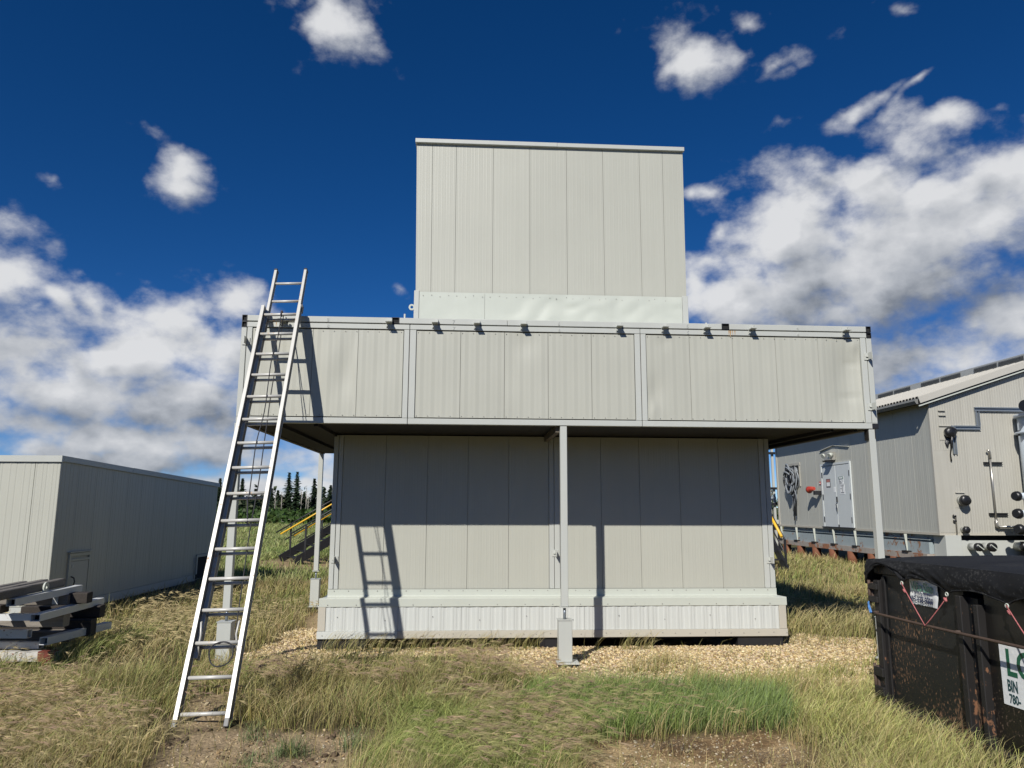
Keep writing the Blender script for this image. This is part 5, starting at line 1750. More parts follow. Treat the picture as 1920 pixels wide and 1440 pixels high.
def vnoise(x, y):
    xi = np.floor(x).astype(int); yi = np.floor(y).astype(int)
    fx = x - xi; fy = y - yi
    fx = fx * fx * (3 - 2 * fx); fy = fy * fy * (3 - 2 * fy)
    g = lambda a, b: _TAB[a & 255, b & 255]
    return (g(xi, yi) * (1 - fx) + g(xi + 1, yi) * fx) * (1 - fy) + (g(xi, yi + 1) * (1 - fx) + g(xi + 1, yi + 1) * fx) * fy


def fbm(x, y, o=4):
    s = 0; a = 0.5; t = 0
    for k in range(o):
        s = s + a * vnoise(x * 2 ** k + 17.3 * k, y * 2 ** k + 5.1 * k); t += a; a *= 0.55
    return s / t


def smooth(a, b, x):
    t = np.clip((x - a) / (b - a), 0, 1)
    return t * t * (3 - 2 * t)


def masks(x, y):
    n = (fbm(x * 1.6, y * 1.6) - 0.5)
    n2 = (fbm(x * 5 + 40, y * 5) - 0.5)
    w = n * 0.75 + n2 * 0.35
    M = {}
    for k, p in POLY.items():
        sc = 0.55 if k in ('gravel', 'rearpad', 'straw2') else 0.35
        M[k] = smooth(-0.12, 0.12, sdist(x, y, p) + w * sc)
    return M


def local_xy(x, y):
    dx, dy = x - BX, y - BY
    return dx * math.cos(TH) + dy * math.sin(TH), -dx * math.sin(TH) + dy * math.cos(TH)


def height(x, y):
    d = np.sqrt(x * x + y * y)
    near = np.clip(1.6 - d / 30.0, 0, 1)
    h = (fbm(x * 0.9, y * 0.9) - 0.5) * 0.06 * near + (fbm(x * 4 + 9, y * 4) - 0.5) * 0.022 * near
    # noise flattened round the building; the hollow beneath is added to deepen shade
    h = h * smooth(0.0, 1.0, np.maximum(np.maximum(-2.7 - x, x - 5.0), np.maximum(8.2 - y, y - 16.0)) + 0.6)
    lx_, ly_ = local_xy(x, y)
    und = smooth(0.0, 0.12, np.minimum(np.minimum(lx_ - SKL, SKR - lx_), np.minimum(ly_ - 1.34, 6 - ly_)))
    lip = smooth(0.75, 1.25, ly_) * smooth(-0.3, 0.0, np.minimum(lx_ - SKL, SKR - lx_)) * (ly_ < 6)
    return h - 0.004 - 0.14 * und - 0.022 * lip


gx_ = np.concatenate([-np.geomspace(3000, 14, 34), np.arange(-13, 13.01, 0.13), np.geomspace(14, 3000, 34)])
gy_ = np.concatenate([-np.geomspace(800, 3, 14), np.arange(-2, 4.0, 0.5), np.arange(4.0, 17.01, 0.10), np.geomspace(17.6, 4000, 60)])
GX, GY = np.meshgrid(gx_, gy_)
fx, fy = GX.ravel(), GY.ravel()
Mk = masks(fx, fy)
gz_ = height(fx, fy)
base = np.tile(np.array([0.085, 0.070, 0.033]), (len(fx), 1))
var = fbm(fx * 0.35, fy * 0.35)[:, None]
base = base * (0.75 + 0.5 * var)
far = smooth(18, 60, np.sqrt(fx ** 2 + fy ** 2))[:, None]
base = base * (1 - far) + np.array([0.125, 0.115, 0.038]) * (0.7 + 0.6 * fbm(fx * 0.08, fy * 0.2)[:, None]) * far
vfar = smooth(75, 130, fy)[:, None]
base = base * (1 - vfar) + np.array([0.035, 0.060, 0.016]) * vfar
gr = np.maximum(Mk['gravel'], Mk['rearpad'] * 0.8)[:, None]
base = base * (1 - gr) + np.array([0.36, 0.265, 0.145]) * gr
dl = np.maximum(Mk['dirtL'], Mk['ladderdirt'])[:, None]
base = base * (1 - dl) + np.array([0.34, 0.255, 0.155]) * dl
dr_ = Mk['dirtR'][:, None]
dv = smooth(0.40, 0.62, fbm(fx * 3.2 + 8, fy * 3.2 + 2))[:, None]
base = base * (1 - dr_) + (np.array([0.38, 0.275, 0.15]) * dv + np.array([0.19, 0.12, 0.06]) * (1 - dv)) * dr_
nx, ny = len(gx_), len(gy_)
ii = np.arange(nx * ny).reshape(ny, nx)
quads = np.stack([ii[:-1, :-1].ravel(), ii[:-1, 1:].ravel(), ii[1:, 1:].ravel(), ii[1:, :-1].ravel()], axis=1)


def ground_mat():
    m = vc_mat('ground_surface', 0.95, spec=0.15)
    t = m.node_tree
    b = t.nodes['Principled BSDF']
    at = [n for n in t.nodes if n.type == 'ATTRIBUTE'][0]
    tc = nd(t, 'ShaderNodeTexCoord')
    n1 = nd(t, 'ShaderNodeTexNoise'); n1.inputs['Scale'].default_value = 14; n1.inputs['Detail'].default_value = 10
    n1.inputs['Roughness'].default_value = 0.75
    t.links.new(tc.outputs['Object'], n1.inputs['Vector'])
    vo = nd(t, 'ShaderNodeTexVoronoi'); vo.inputs['Scale'].default_value = 38
    t.links.new(tc.outputs['Object'], vo.inputs['Vector'])
    hs = nd(t, 'ShaderNodeSeparateColor'); t.links.new(vo.outputs['Color'], hs.inputs[0])
    f = mth(t, 'MULTIPLY', mth(t, 'MULTIPLY_ADD', n1.outputs['Fac'], 1.3, 0.35), mth(t, 'MULTIPLY_ADD', hs.outputs[0], 0.5, 0.75))
    t.links.new(vmt(t, 'SCALE', at.outputs['Color'], f), b.inputs['Base Color'])
    bp = nd(t, 'ShaderNodeBump'); bp.inputs['Strength'].default_value = 0.7; bp.inputs['Distance'].default_value = 0.02
    setin(t, bp.inputs['Height'], mth(t, 'ADD', n1.outputs['Fac'], mth(t, 'MULTIPLY', vo.outputs['Distance'], -0.5)))
    t.links.new(bp.outputs[0], b.inputs['Normal'])
    return m


gnd = np_mesh('ground', np.stack([fx, fy, gz_], 1), quads, np.zeros((0, 3), int), base, ground_mat(), kind='structure')
gnd.data.polygons.foreach_set('use_smooth', np.ones(len(quads), bool))

# ================================================================== FOOTPRINTS (nothing grows through these)
def blocked(x, y):
    lx, ly = local_xy(x, y)
    b = (lx > SKL - 0.03) & (lx < SKR + 0.03) & (ly > 1.30) & (ly < 6.2)
    b |= (lx > PX + 0.1) & (ly > PY_ - 0.05) & (ly < 21)
    for (cx, cy) in ((0.80, 0.05), (-3.06, 0.05), (4.67, 0.05), (-3.06, 5.16)):
        b |= (np.abs(lx - cx) < 0.15) & (np.abs(ly - cy) < 0.15)
    dx, dy = x - A0[0], y - A0[1]
    sx, sy = dx * math.cos(AZL) + dy * math.sin(AZL), -dx * math.sin(AZL) + dy * math.cos(AZL)
    b |= (sx < 0.05) & (sy > -0.05) & (sy < 7) & (sx > -5.3)
    dx, dy = x - 3.363, y - 6.982
    ca, sa = math.cos(AZB), math.sin(AZB)
    bx, by = dx * ca + dy * sa, -dx * sa + dy * ca
    b |= (bx > -0.10) & (by > -0.08) & (by < 2.4)
    b |= (np.abs(x + 2.58) < 0.42) & (np.abs(y - 6.45) < 0.32) & (rng.random(x.shape) < 0.85)
    b |= (x < -5.32) & (x > -7.9) & (y > 8.9) & (y < 9.75)
    return b


def wedge(n, d0, d1, a0, a1):
    """random ground points in a ring sector seen from the viewer (azimuth range in degrees)"""
    d = np.sqrt(rng.uniform(d0 * d0, d1 * d1, n)); a = np.radians(rng.uniform(a0, a1, n))
    return d * np.sin(a), d * np.cos(a)


BL_V, BL_Q, BL_T, BL_C = [], [], [], []
nv_tot = 0


def blades(x, y, h, w, lean_dir, lean, col, tipcol, segs=2, z=None):
    global nv_tot
    n = len(x)
    if n == 0: return
    zz = height(x, y) if z is None else z
    yaw = rng.uniform(0, np.pi, n)
    sx, sy = np.cos(yaw), np.sin(yaw)
    lx, ly = np.cos(lean_dir), np.sin(lean_dir)
    V_ = []; C_ = []
    for i in range(segs + 1):
        t = i / segs
        px = x + lx * h * lean * t * t
        py = y + ly * h * lean * t * t
        pz = zz + h * (t - 0.35 * np.minimum(lean, 1.3) * t * t * t)
        cc = col * (1 - t) + tipcol * t
        if i < segs:
            ww = w * 0.5 * (1 - 0.55 * t)
            V_.append(np.stack([px - sx * ww, py - sy * ww, pz], 1)); V_.append(np.stack([px + sx * ww, py + sy * ww, pz], 1))
            C_ += [cc, cc]
        else:
            V_.append(np.stack([px, py, pz], 1)); C_.append(cc)
    k = 2 * segs + 1
    v = np.stack(V_, 1).reshape(-1, 3); c = np.stack(C_, 1).reshape(-1, 3)
    o = nv_tot + np.arange(n)[:, None] * k
    for i in range(segs - 1):
        BL_Q.append(np.concatenate([o + 2 * i, o + 2 * i + 1, o + 2 * i + 3, o + 2 * i + 2], 1))
    i = segs - 1
    BL_T.append(np.concatenate([o + 2 * i, o + 2 * i + 1, o + 2 * i + 2], 1))
    BL_V.append(v); BL_C.append(c)
    nv_tot += len(v)


def flush(name, mat):
    global nv_tot, BL_V, BL_Q, BL_T, BL_C
    if not BL_V: return None
    q = np.concatenate(BL_Q) if BL_Q else np.zeros((0, 4), int)
    o = np_mesh(name, np.concatenate(BL_V), q, np.concatenate(BL_T), np.concatenate(BL_C), mat)
    BL_V, BL_Q, BL_T, BL_C = [], [], [], []; nv_tot = 0
    return o


OLIVE = np.array([0.255, 0.245, 0.075]); STRAW = np.array([0.55, 0.460, 0.235]); GREEN = np.array([0.160, 0.215, 0.060])
BLUEG = np.array([0.160, 0.205, 0.085]); YGREEN = np.array([0.365, 0.380, 0.125]); TAN = np.array([0.34, 0.265, 0.125]); PINK = np.array([0.34, 0.235, 0.165])


def jit(c, n, s=0.30):
    k = rng.normal(1, s, (n, 1)).clip(0.5, 1.7)
    return np.broadcast_to(c, (n, 3)) * k * rng.normal(1, 0.06, (n, 3))


def grass_zone(n, d0, d1, a0, a1, wmin, hs, segs, keep=1.0):
    x, y = wedge(n, d0, d1, a0, a1)
    ok = ~blocked(x, y)
    M = masks(x, y)
    bare = np.maximum.reduce([M['gravel'], M['dirtL'], M['dirtR'], M['ladderdirt'], M['rearpad'] * 0.9])
    clump = fbm(x * 3.1 + 3, y * 3.1)
    patch = fbm(x * 0.55 + 60, y * 0.55 + 7)
    dens = (1 - bare) * np.clip(0.30 + 2.2 * (clump - 0.36), 0.10, 1)
    dens = np.maximum(dens, (1 - bare) * M['green'] * 0.9)
    # thin tufts on the gravel
    tuft = smooth(0.62, 0.72, fbm(x * 1.9 + 11, y * 1.9 + 31)) * np.clip((clump - 0.3) * 2, 0, 1)
    dens = np.maximum(dens, 0.55 * tuft * M['gravel'] * (y < 9.6))
    thin = smooth(0.0, 1.0, (y - 7.4) / 1.0) * smooth(-3.4, -2.6, x) * smooth(1.2, 0.2, x)
    dens = dens * (1 - 0.55 * thin * (y < 10))
    dens = np.maximum(dens, 0.02)
    ok &= rng.random(n) < dens
    x, y = x[ok], y[ok]; n = len(x)
    M = {k: v[ok] for k, v in M.items()}; patch = patch[ok]; clump = clump[ok]
    d = np.sqrt(x * x + y * y)
    # species mix
    r = rng.random(n)
    col = jit(OLIVE, n); tip = jit(OLIVE * 0.55 + STRAW * 0.45, n)
    m = r < np.clip(0.25 + 1.2 * (patch - 0.42), 0.05, 0.8)
    col[m] = jit(TAN, m.sum()); tip[m] = jit(STRAW, m.sum())
    m = (r > 0.72) & (patch < 0.5)
    col[m] = jit(GREEN, m.sum()); tip[m] = jit(YGREEN, m.sum())
    c2 = fbm(x * 4.5 + 200, y * 4.5 + 80, 2)
    h = hs * (0.45 + 0.8 * rng.random(n) ** 1.3) * (0.35 + 1.5 * np.clip(c2 * 1.5 - 0.25, 0, 1))
    lean = np.where(rng.random(n) < 0.5, 0.1 + 0.4 * rng.random(n), 0.5 + 0.8 * rng.random(n))
    w = np.maximum(0.0034, wmin * d) * (0.7 + 0.6 * rng.random(n))
    rr = rng.random(n)
    m = (M['straw'] > rr) | (M['straw2'] > rr * 1.15)
    col[m] = jit(TAN * 0.9, m.sum()); tip[m] = jit(STRAW * 1.18, m.sum()); lean[m] = 0.7 + 0.8 * rng.random(m.sum()); h[m] *= 0.9
    m = (M['straw'] > rr) & (rng.random(n) < 0.3)
    col[m] = jit(OLIVE, m.sum()); tip[m] = jit(YGREEN, m.sum())
    m = M['green'] > rr
    g = np.where(rng.random((n, 1)) < smooth(0.8, 1.8, x)[:, None] * 0.35 + 0.12, BLUEG, GREEN * 1.1)
    col[m] = (g * rng.normal(1, .2, (n, 1)).clip(.5, 1.6))[m]; tip[m] = (g * 1.5 * rng.normal(1, .2, (n, 1)).clip(.5, 1.6))[m]
    lean[m] = 0.15 + 0.45 * rng.random(m.sum()); h[m] = 0.15 + 0.17 * rng.random(m.sum())
    m = (M['yellowgreen'] > rr)
    col[m] = jit(YGREEN * 0.8, m.sum()); tip[m] = jit(YGREEN * 1.35, m.sum()); h[m] = 0.11 + 0.19 * rng.random(m.sum()); lean[m] = 0.3 + 0.6 * rng.random(m.sum())
    m = (M['yellowgreen'] > rr) & (rng.random(n) < 0.45 + 0.6 * (patch - 0.5))
    col[m] = jit(OLIVE, m.sum(), .3); tip[m] = jit(STRAW, m.sum(), .3)
    m = M['foxtail'] > rr
    col[m] = jit(GREEN * 1.3, m.sum()); tip[m] = jit(YGREEN * 1.2, m.sum()); h[m] = 0.20 + 0.16 * rng.random(m.sum()); lean[m] = 0.5 + 0.6 * rng.random(m.sum())
    m = M['gravel'] > 0.5
    h[m] *= 0.7
    tone = (0.72 + 0.62 * fbm(x * 0.8 + 90, y * 0.8 + 33))[:, None] * (0.82 + 0.36 * fbm(x * 6, y * 6 + 70))[:, None]
    col = col * tone; tip = tip * tone
    if d0 >= 17 and a1 < 0:
        col = col * np.array([0.82, 1.06, 0.9]); tip = tip * np.array([0.84, 1.04, 0.9])
    # wind from the left, with some spread
    ld = np.where(rng.random(n) < 0.45, rng.normal(0.05, 0.8, n), 9.0 * fbm(x * 2.6 + 7, y * 2.6 + 19, 2) + rng.normal(0, 0.9, n))
    blades(x, y, h, w, ld, lean, col, tip, segs)


grass_zone(225000, 4.4, 9.3, -54, 47, 0.00066, 0.22, 3)
grass_zone(145000, 9.3, 19, -48, 47, 0.00070, 0.20, 2)
g0 = flush('meadow_grass', M_GRASS)
grass_zone(110000, 19, 48, -26, -4, 0.0010, 0.20, 2)
grass_zone(60000, 17, 30, 14, 42, 0.0010, 0.24, 2)
grass_zone(40000, 48, 95, -26, -6, 0.0012, 0.28, 1)
g1 = flush('far_meadow_grass', M_GRASS)


# ---------------------------------------------------------------- foxtail heads, bent by the wind
def heads(x, y, h, n_awn, L, colA, colB, wind=0.0, spread=0.16):
    """feathery seed heads: an arching stem that ends in a slim brush of fine awns trailing downwind"""
    global nv_tot
    n = len(x)
    z0 = height(x, y)
    ld = rng.normal(wind, 0.45, n)
    lean = 0.55 + 0.55 * rng.random(n)
    d = np.sqrt(x * x + y * y)
    w = np.maximum(0.0020, 0.00032 * d)
    blades(x, y, h, w * 1.2, ld, lean, jit(YGREEN, n), jit(STRAW, n), 3, z0)
    ux, uy = np.cos(ld), np.sin(ld)
    tx = x + ux * h * lean; ty = y + uy * h * lean; tz = z0 + h * (1 - 0.35 * lean)
    # direction of the stem at its tip
    dh = 2 * lean; dz = 1 - 1.05 * lean
    pitch = np.arctan2(dz, dh)
    mix = rng.random((n, 1))
    c0 = (colA * mix + colB * (1 - mix)) * rng.normal(1, 0.18, (n, 1)).clip(0.5, 1.6)
    for k in range(n_awn):
        q = k / n_awn                                   # position along the spike
        s0 = -0.5 * L * q
        az = ld + rng.normal(0, spread, n)
        el = pitch - 0.35 * (1 - q) + rng.normal(0, spread, n)
        ll = L * (0.75 + 0.5 * rng.random(n))
        bx = tx + ux * np.cos(pitch) * s0; by = ty + uy * np.cos(pitch) * s0; bz = tz + np.sin(pitch) * s0
        ex = bx + np.cos(az) * np.cos(el) * ll; ey = by + np.sin(az) * np.cos(el) * ll; ez = bz + np.sin(el) * ll
        yw_ = rng.uniform(0, np.pi, n)
        ww = w * 0.8
        v = np.stack([np.stack([bx - np.cos(yw_) * ww, by, bz - np.sin(yw_) * ww], 1), np.stack([bx + np.cos(yw_) * ww, by, bz + np.sin(yw_) * ww], 1), np.stack([ex, ey, ez], 1)], 1).reshape(-1, 3)
        o = nv_tot + np.arange(n)[:, None] * 3
        BL_T.append(np.concatenate([o, o + 1, o + 2], 1)); BL_V.append(v); BL_C.append(np.repeat(c0, 3, 0)); nv_tot += len(v)


def pick(zone, n, d0, d1, a0, a1, thr=0.5):
    x, y = wedge(n, d0, d1, a0, a1)
    M = masks(x, y)
    ok = (M[zone] > thr) & ~blocked(x, y) & (rng.random(n) < 0.25 + 0.9 * fbm(x * 2.2, y * 2.2 + 50))
    return x[ok], y[ok]


SEEDP = np.array([0.40, 0.275, 0.20]); SEEDS = np.array([0.50, 0.41, 0.22]); SEEDG = np.array([0.36, 0.37, 0.14])
def tufty(zone, n, d0, d1, a0, a1, f, t0):
    x, y = pick(zone, n, d0, d1, a0, a1)
    ok = fbm(x * f + 21, y * f + 4) > t0
    return x[ok], y[ok]


x, y = tufty('foxtail', 3400, 4.7, 7.2, -14, 8, 3.0, 0.47); heads(x, y, 0.22 + 0.17 * rng.random(len(x)), 13, 0.085, SEEDP, SEEDG)
x, y = tufty('straw', 6200, 4.7, 9.5, -46, -20, 2.4, 0.45); heads(x, y, 0.15 + 0.17 * rng.random(len(x)), 10, 0.07, SEEDS * 0.95, SEEDP)
x, y = tufty('straw2', 4200, 8, 17, -36, -18, 1.5, 0.42); heads(x, y, 0.20 + 0.15 * rng.random(len(x)), 8, 0.085, SEEDS, SEEDS * 1.05)
x, y = tufty('green', 1500, 6.2, 8, 0, 22, 3.0, 0.45); ok = x < 1.4; x, y = x[ok], y[ok]; heads(x, y, 0.24 + 0.14 * rng.random(len(x)), 11, 0.08, SEEDP * 0.9, SEEDG)
x, y = wedge(3400, 5.2, 9.0, -24, 3); M = masks(x, y); ok = (M['gravel'] < .3) & (M['dirtL'] < .3) & (M['dirtR'] < .3) & ~blocked(x, y) & (fbm(x * 1.5 + 5, y * 1.5) > 0.55)
x, y = x[ok], y[ok]; heads(x, y, 0.22 + 0.14 * rng.random(len(x)), 11, 0.08, SEEDP, SEEDS * 0.9)
x, y = wedge(9000, 5.0, 16, -42, 42); M = masks(x, y); ok = (M['gravel'] < .3) & (M['dirtL'] < .3) & (M['dirtR'] < .3) & (M['yellowgreen'] < .5) & ~blocked(x, y) & (fbm(x * 0.9 + 15, y * 0.9) > 0.5)
x, y = x[ok], y[ok]; heads(x, y, 0.20 + 0.14 * rng.random(len(x)), 7, 0.075, SEEDS * 0.9, SEEDS)
flush('foxtail_barley', M_GRASS)

# lone pale stalks standing above the sward, bent by the wind
x, y = wedge(9000, 4.8, 13, -42, 42)
M = masks(x, y)
ok = ~blocked(x, y) & (np.maximum.reduce([M['gravel'], M['dirtL'], M['dirtR'], M['ladderdirt']]) < 0.4) & (fbm(x * 1.3 + 77, y * 1.3) > 0.45)
x, y = x[ok], y[ok]; n = len(x); d = np.sqrt(x * x + y * y)
pale = np.where(rng.random((n, 1)) < 0.6, STRAW * 1.15, YGREEN * 1.15) * rng.normal(1, 0.15, (n, 1)).clip(0.6, 1.4)
blades(x, y, 0.20 + 0.20 * rng.random(n), np.maximum(0.0034, 0.00062 * d), rng.normal(0.05, 0.8, n), 0.4 + 0.7 * rng.random(n), pale * 0.85, pale, 3)
# tall thin stalks along the skirt, and by the bin
lx = np.concatenate([rng.uniform(-2.2, 0.6, 420), rng.uniform(1.3, 2.2, 130), rng.uniform(3.9, 4.9, 160)]); ly = np.concatenate([rng.normal(1.12, 0.07, 420), rng.normal(1.05, 0.06, 130), rng.normal(1.5, 0.35, 160)])
w_ok = (fbm(lx * 2.2, ly * 0 + 3) > 0.45) | (lx > 3.5)
lx, ly = lx[w_ok], ly[w_ok]
x = BX + lx * math.cos(TH) - ly * math.sin(TH); y = BY + lx * math.sin(TH) + ly * math.cos(TH)
n = len(x)
blades(x, y, 0.14 + 0.26 * rng.random(n), np.full(n, 0.0055), rng.normal(0.1, 0.7, n), 0.5 + 0.6 * rng.random(n), jit(OLIVE, n), jit(STRAW * 0.9, n), 3)
n = 420
t = rng.uniform(-0.2, 2.6, n)
x = 3.363 + 0.108 * t - rng.uniform(0.10, 0.45, n); y = 6.982 - 0.994 * t
blades(x, y, 0.08 + 0.24 * rng.random(n), np.full(n, 0.0048), rng.normal(0.2, 0.8, n), 0.4 + 0.7 * rng.random(n), jit(YGREEN * 0.8, n), jit(STRAW, n), 3)
# rank grass round the foot of the lumber pile, and behind the bin
n = 2600
x = rng.uniform(-6.6, -4.9, n); y = rng.uniform(8.5, 10.6, n); ok = ~blocked(x, y) & ((y < 8.85) | (x > -5.3)); x, y = x[ok], y[ok]; n = len(x)
blades(x, y, np.where(y < 8.85, 0.10, 0.24) + 0.14 * rng.random(n), np.full(n, 0.0065), rng.normal(0.0, 0.9, n), 0.35 + 0.6 * rng.random(n), jit(GREEN, n), jit(YGREEN, n), 3)
n = 1500
x = rng.uniform(4.2, 7.4, n); y = rng.normal(11.6, 0.45, n)
blades(x, y, 0.26 + 0.26 * rng.random(n), np.full(n, 0.0085), rng.normal(0.3, 0.8, n), 0.4 + 0.8 * rng.random(n), jit(OLIVE, n), jit(STRAW, n), 3)
for (cx, cy) in ((2.51, 7.99), (2.25, 7.95), (3.34, 8.42), (3.63, 8.53), (4.3, 9.05), (1.55, 8.71), (1.79, 9.13), (-0.19, 8.62), (-2.0, 8.35), (-2.83, 8.98), (2.93, 7.98)):
    k = 150
    x = rng.normal(cx, 0.16, k); y = rng.normal(cy, 0.07, k); ok = ~blocked(x, y); x, y = x[ok], y[ok]; k = len(x)
    blades(x, y, 0.06 + 0.20 * rng.random(k), np.full(k, 0.0062), rng.normal(0.2, 1.0, k), 0.2 + 0.6 * rng.random(k), jit(OLIVE, k), jit(YGREEN if cx > 2 else STRAW, k), 3)
flush('tall_grass_stalks', M_GRASS)


# ================================================================== PEBBLES
def pebbles(name, x, y, r, pal, z=None, sink=0.25):
    n = len(x)
    ph = (1 + 5 ** .5) / 2
    I = np.array([(-1, ph, 0), (1, ph, 0), (-1, -ph, 0), (1, -ph, 0), (0, -1, ph), (0, 1, ph), (0, -1, -ph), (0, 1, -ph), (ph, 0, -1), (ph, 0, 1), (-ph, 0, -1), (-ph, 0, 1)]) / 1.902
    F = np.array([(0, 11, 5), (0, 5, 1), (0, 1, 7), (0, 7, 10), (0, 10, 11), (1, 5, 9), (5, 11, 4), (11, 10, 2), (10, 7, 6), (7, 1, 8), (3, 9, 4), (3, 4, 2), (3, 2, 6), (3, 6, 8), (3, 8, 9), (4, 9, 5), (2, 4, 11), (6, 2, 10), (8, 6, 7), (9, 8, 1)])
    ax = r[:, None] * np.stack([rng.uniform(0.8, 1.5, n), rng.uniform(0.7, 1.1, n), rng.uniform(0.45, 0.8, n)], 1)
    v = I[None] * (1 + rng.normal(0, 0.12, (n, 12, 1))) * ax[:, None, :]
    yaw = rng.uniform(0, 2 * np.pi, n); c, s = np.cos(yaw)[:, None], np.sin(yaw)[:, None]
    vx = v[..., 0] * c - v[..., 1] * s; vy = v[..., 0] * s + v[..., 1] * c
    tl = rng.normal(0, 0.35, n)[:, None]
    vz = v[..., 2] + vx * tl
    zz = (height(x, y) if z is None else z)[:, None]
    V_ = np.stack([vx + x[:, None], vy + y[:, None], vz + zz + r[:, None] * sink], -1).reshape(-1, 3)
    T = (F[None] + (np.arange(n) * 12)[:, None, None]).reshape(-1, 3)
    pal = np.array(pal)
    col = pal[rng.integers(0, len(pal), n)] * rng.normal(1, 0.16, (n, 1)).clip(0.5, 1.6)
    return np_mesh(name, V_, np.zeros((0, 4), int), T, np.repeat(col, 12, 0), M_PEB)


PAL = [(0.52, 0.39, 0.19), (0.60, 0.48, 0.26), (0.36, 0.25, 0.11), (0.64, 0.54, 0.34), (0.25, 0.17, 0.09), (0.54, 0.42, 0.22), (0.42, 0.34, 0.22), (0.58, 0.44, 0.30)]
x = rng.uniform(-3.9, 5.6, 66000); y = rng.uniform(7.5, 11.6, 66000)
M = masks(x, y)
lx, ly = local_xy(x, y)
ok = (rng.random(len(x)) < M['gravel']) & ~((lx > SKL + 0.02) & (lx < SKR - 0.02) & (ly > 1.37)) & ((ly < 1.37) | (lx < -2) | (lx > 3.9))
x, y = x[ok], y[ok]
pebbles('gravel', x, y, rng.uniform(0.006, 0.021, len(x)), PAL)
x = rng.uniform(-3.3, 2.6, 16000); y = rng.uniform(4.9, 7.6, 16000)
M = masks(x, y)
dm = np.maximum.reduce([M['dirtL'] * 0.5, M['dirtR'] * 0.9, M['ladderdirt'] * 0.6])
ok = rng.random(len(x)) < dm * np.clip(2.6 * fbm(x * 2.5, y * 2.5) - 0.7, 0.05, 1)
x, y = x[ok], y[ok]
pebbles('dirt_pebbles', x, y, rng.uniform(0.004, 0.012, len(x)) * np.where(rng.random(len(x)) < 0.04, 2.0, 1), [(0.40, 0.31, 0.18), (0.44, 0.36, 0.23), (0.27, 0.19, 0.10), (0.36, 0.26, 0.14), (0.30, 0.21, 0.11), (0.46, 0.40, 0.30)])

# soil clods and dead twigs on the bare patches
x = rng.uniform(-2.9, -0.8, 260); y = rng.uniform(5.1, 6.6, 260); M = masks(x, y); ok = (rng.random(260) < M['dirtL']) & (fbm(x * 3, y * 3) > 0.5)
pebbles('soil_clods', x[ok], y[ok], rng.uniform(0.015, 0.04, ok.sum()), [(0.13, 0.09, 0.055), (0.17, 0.12, 0.075)], sink=0.05)


def twigs(cx, cy, n, sp, L, cols):
    x = rng.normal(cx, sp, n); y = rng.normal(cy, sp * 0.45, n)
    ang = rng.normal(0.2, 0.7, n)
    zz = height(x, y) + 0.008 + 0.02 * rng.random(n)
    blades(x, y, L * 0.25 * rng.random(n), np.full(n, 0.0042), ang, 3 + 4 * rng.random(n), jit(cols, n), jit(cols, n), 3, zz)


twigs(1.30, 6.02, 200, 0.22, 0.22, np.array([0.13, 0.10, 0.075]))
twigs(1.78, 5.80, 200, 0.20, 0.22, np.array([0.14, 0.105, 0.08]))
twigs(2.05, 5.55, 160, 0.16, 0.2, np.array([0.12, 0.10, 0.085]))
twigs(-1.5, 5.75, 110, 0.25, 0.25, np.array([0.10, 0.08, 0.055]))
twigs(0.95, 6.25, 160, 0.22, 0.15, np.array([0.13, 0.07, 0.03]))
flush('dead_twigs', M_GRASS)
# small weeds growing on the left bare patch
for (cx, cy, k) in ((-1.62, 5.85, 200), (-1.18, 6.0, 110), (-2.0, 6.22, 60), (-1.75, 5.45, 130)):
    x = rng.normal(cx, 0.07, k); y = rng.normal(cy, 0.06, k)
    blades(x, y, 0.06 + 0.16 * rng.random(k), np.full(k, 0.005), rng.uniform(0, 6.28, k), 0.3 + 0.6 * rng.random(k), jit(BLUEG * 0.8, k), jit(BLUEG * 1.2, k), 3)
flush('weeds', M_GRASS)

# ================================================================== FAR FIELD: shrubs, trees
def leaf_cloud(centers, radii, per, size, cols):
    global nv_tot
    for (c, r) in zip(centers, radii):
        n = per
        d = rng.normal(0, 1, (n, 3)); d /= np.linalg.norm(d, axis=1)[:, None]
        p = np.array(c) + d * np.array(r) * (rng.random((n, 1)) ** 0.4)
        a = rng.normal(0, 1, (n, 3)); a /= np.linalg.norm(a, axis=1)[:, None]
        b = np.cross(a, d); b /= np.linalg.norm(b, axis=1)[:, None] + 1e-9
        s = size * rng.uniform(0.6, 1.4, (n, 1))
        v = np.stack([p - a * s * 0.5, p + b * s * 0.35, p + a * s * 0.5, p - b * s * 0.35], 1).reshape(-1, 3)
        o = nv_tot + np.arange(n)[:, None] * 4
        BL_Q.append(np.concatenate([o, o + 1, o + 2, o + 3], 1)); BL_V.append(v)
        cc = np.array(cols)[rng.integers(0, len(cols), n)] * rng.normal(1, 0.2, (n, 1)).clip(0.5, 1.6)
        BL_C.append(np.repeat(cc, 4, 0)); nv_tot += n * 4


def flush_leaf(name, parent=None, kind=None):
    global nv_tot, BL_V, BL_Q, BL_T, BL_C
    t = np.concatenate(BL_T) if BL_T else np.zeros((0, 3), int)
    o = np_mesh(name, np.concatenate(BL_V), np.concatenate(BL_Q), t, np.concatenate(BL_C), M_LEAF, kind, parent)
    BL_V, BL_Q, BL_T, BL_C = [], [], [], []; nv_tot = 0
    return o


cs, rs = [], []
for k in range(330):
    az = rng.uniform(-30, 0); d = rng.uniform(78, 128)
    cs.append((d * math.sin(R(az)), d * math.cos(R(az)), 0.4 + 0.35 * rng.random())); rs.append((2.6, 1.4, 0.75 + 0.45 * rng.random()))
leaf_cloud(cs, rs, 90, 0.42, [(0.050, 0.095, 0.020), (0.036, 0.072, 0.016), (0.065, 0.105, 0.026)])
flush_leaf('willow_scrub', kind='stuff')


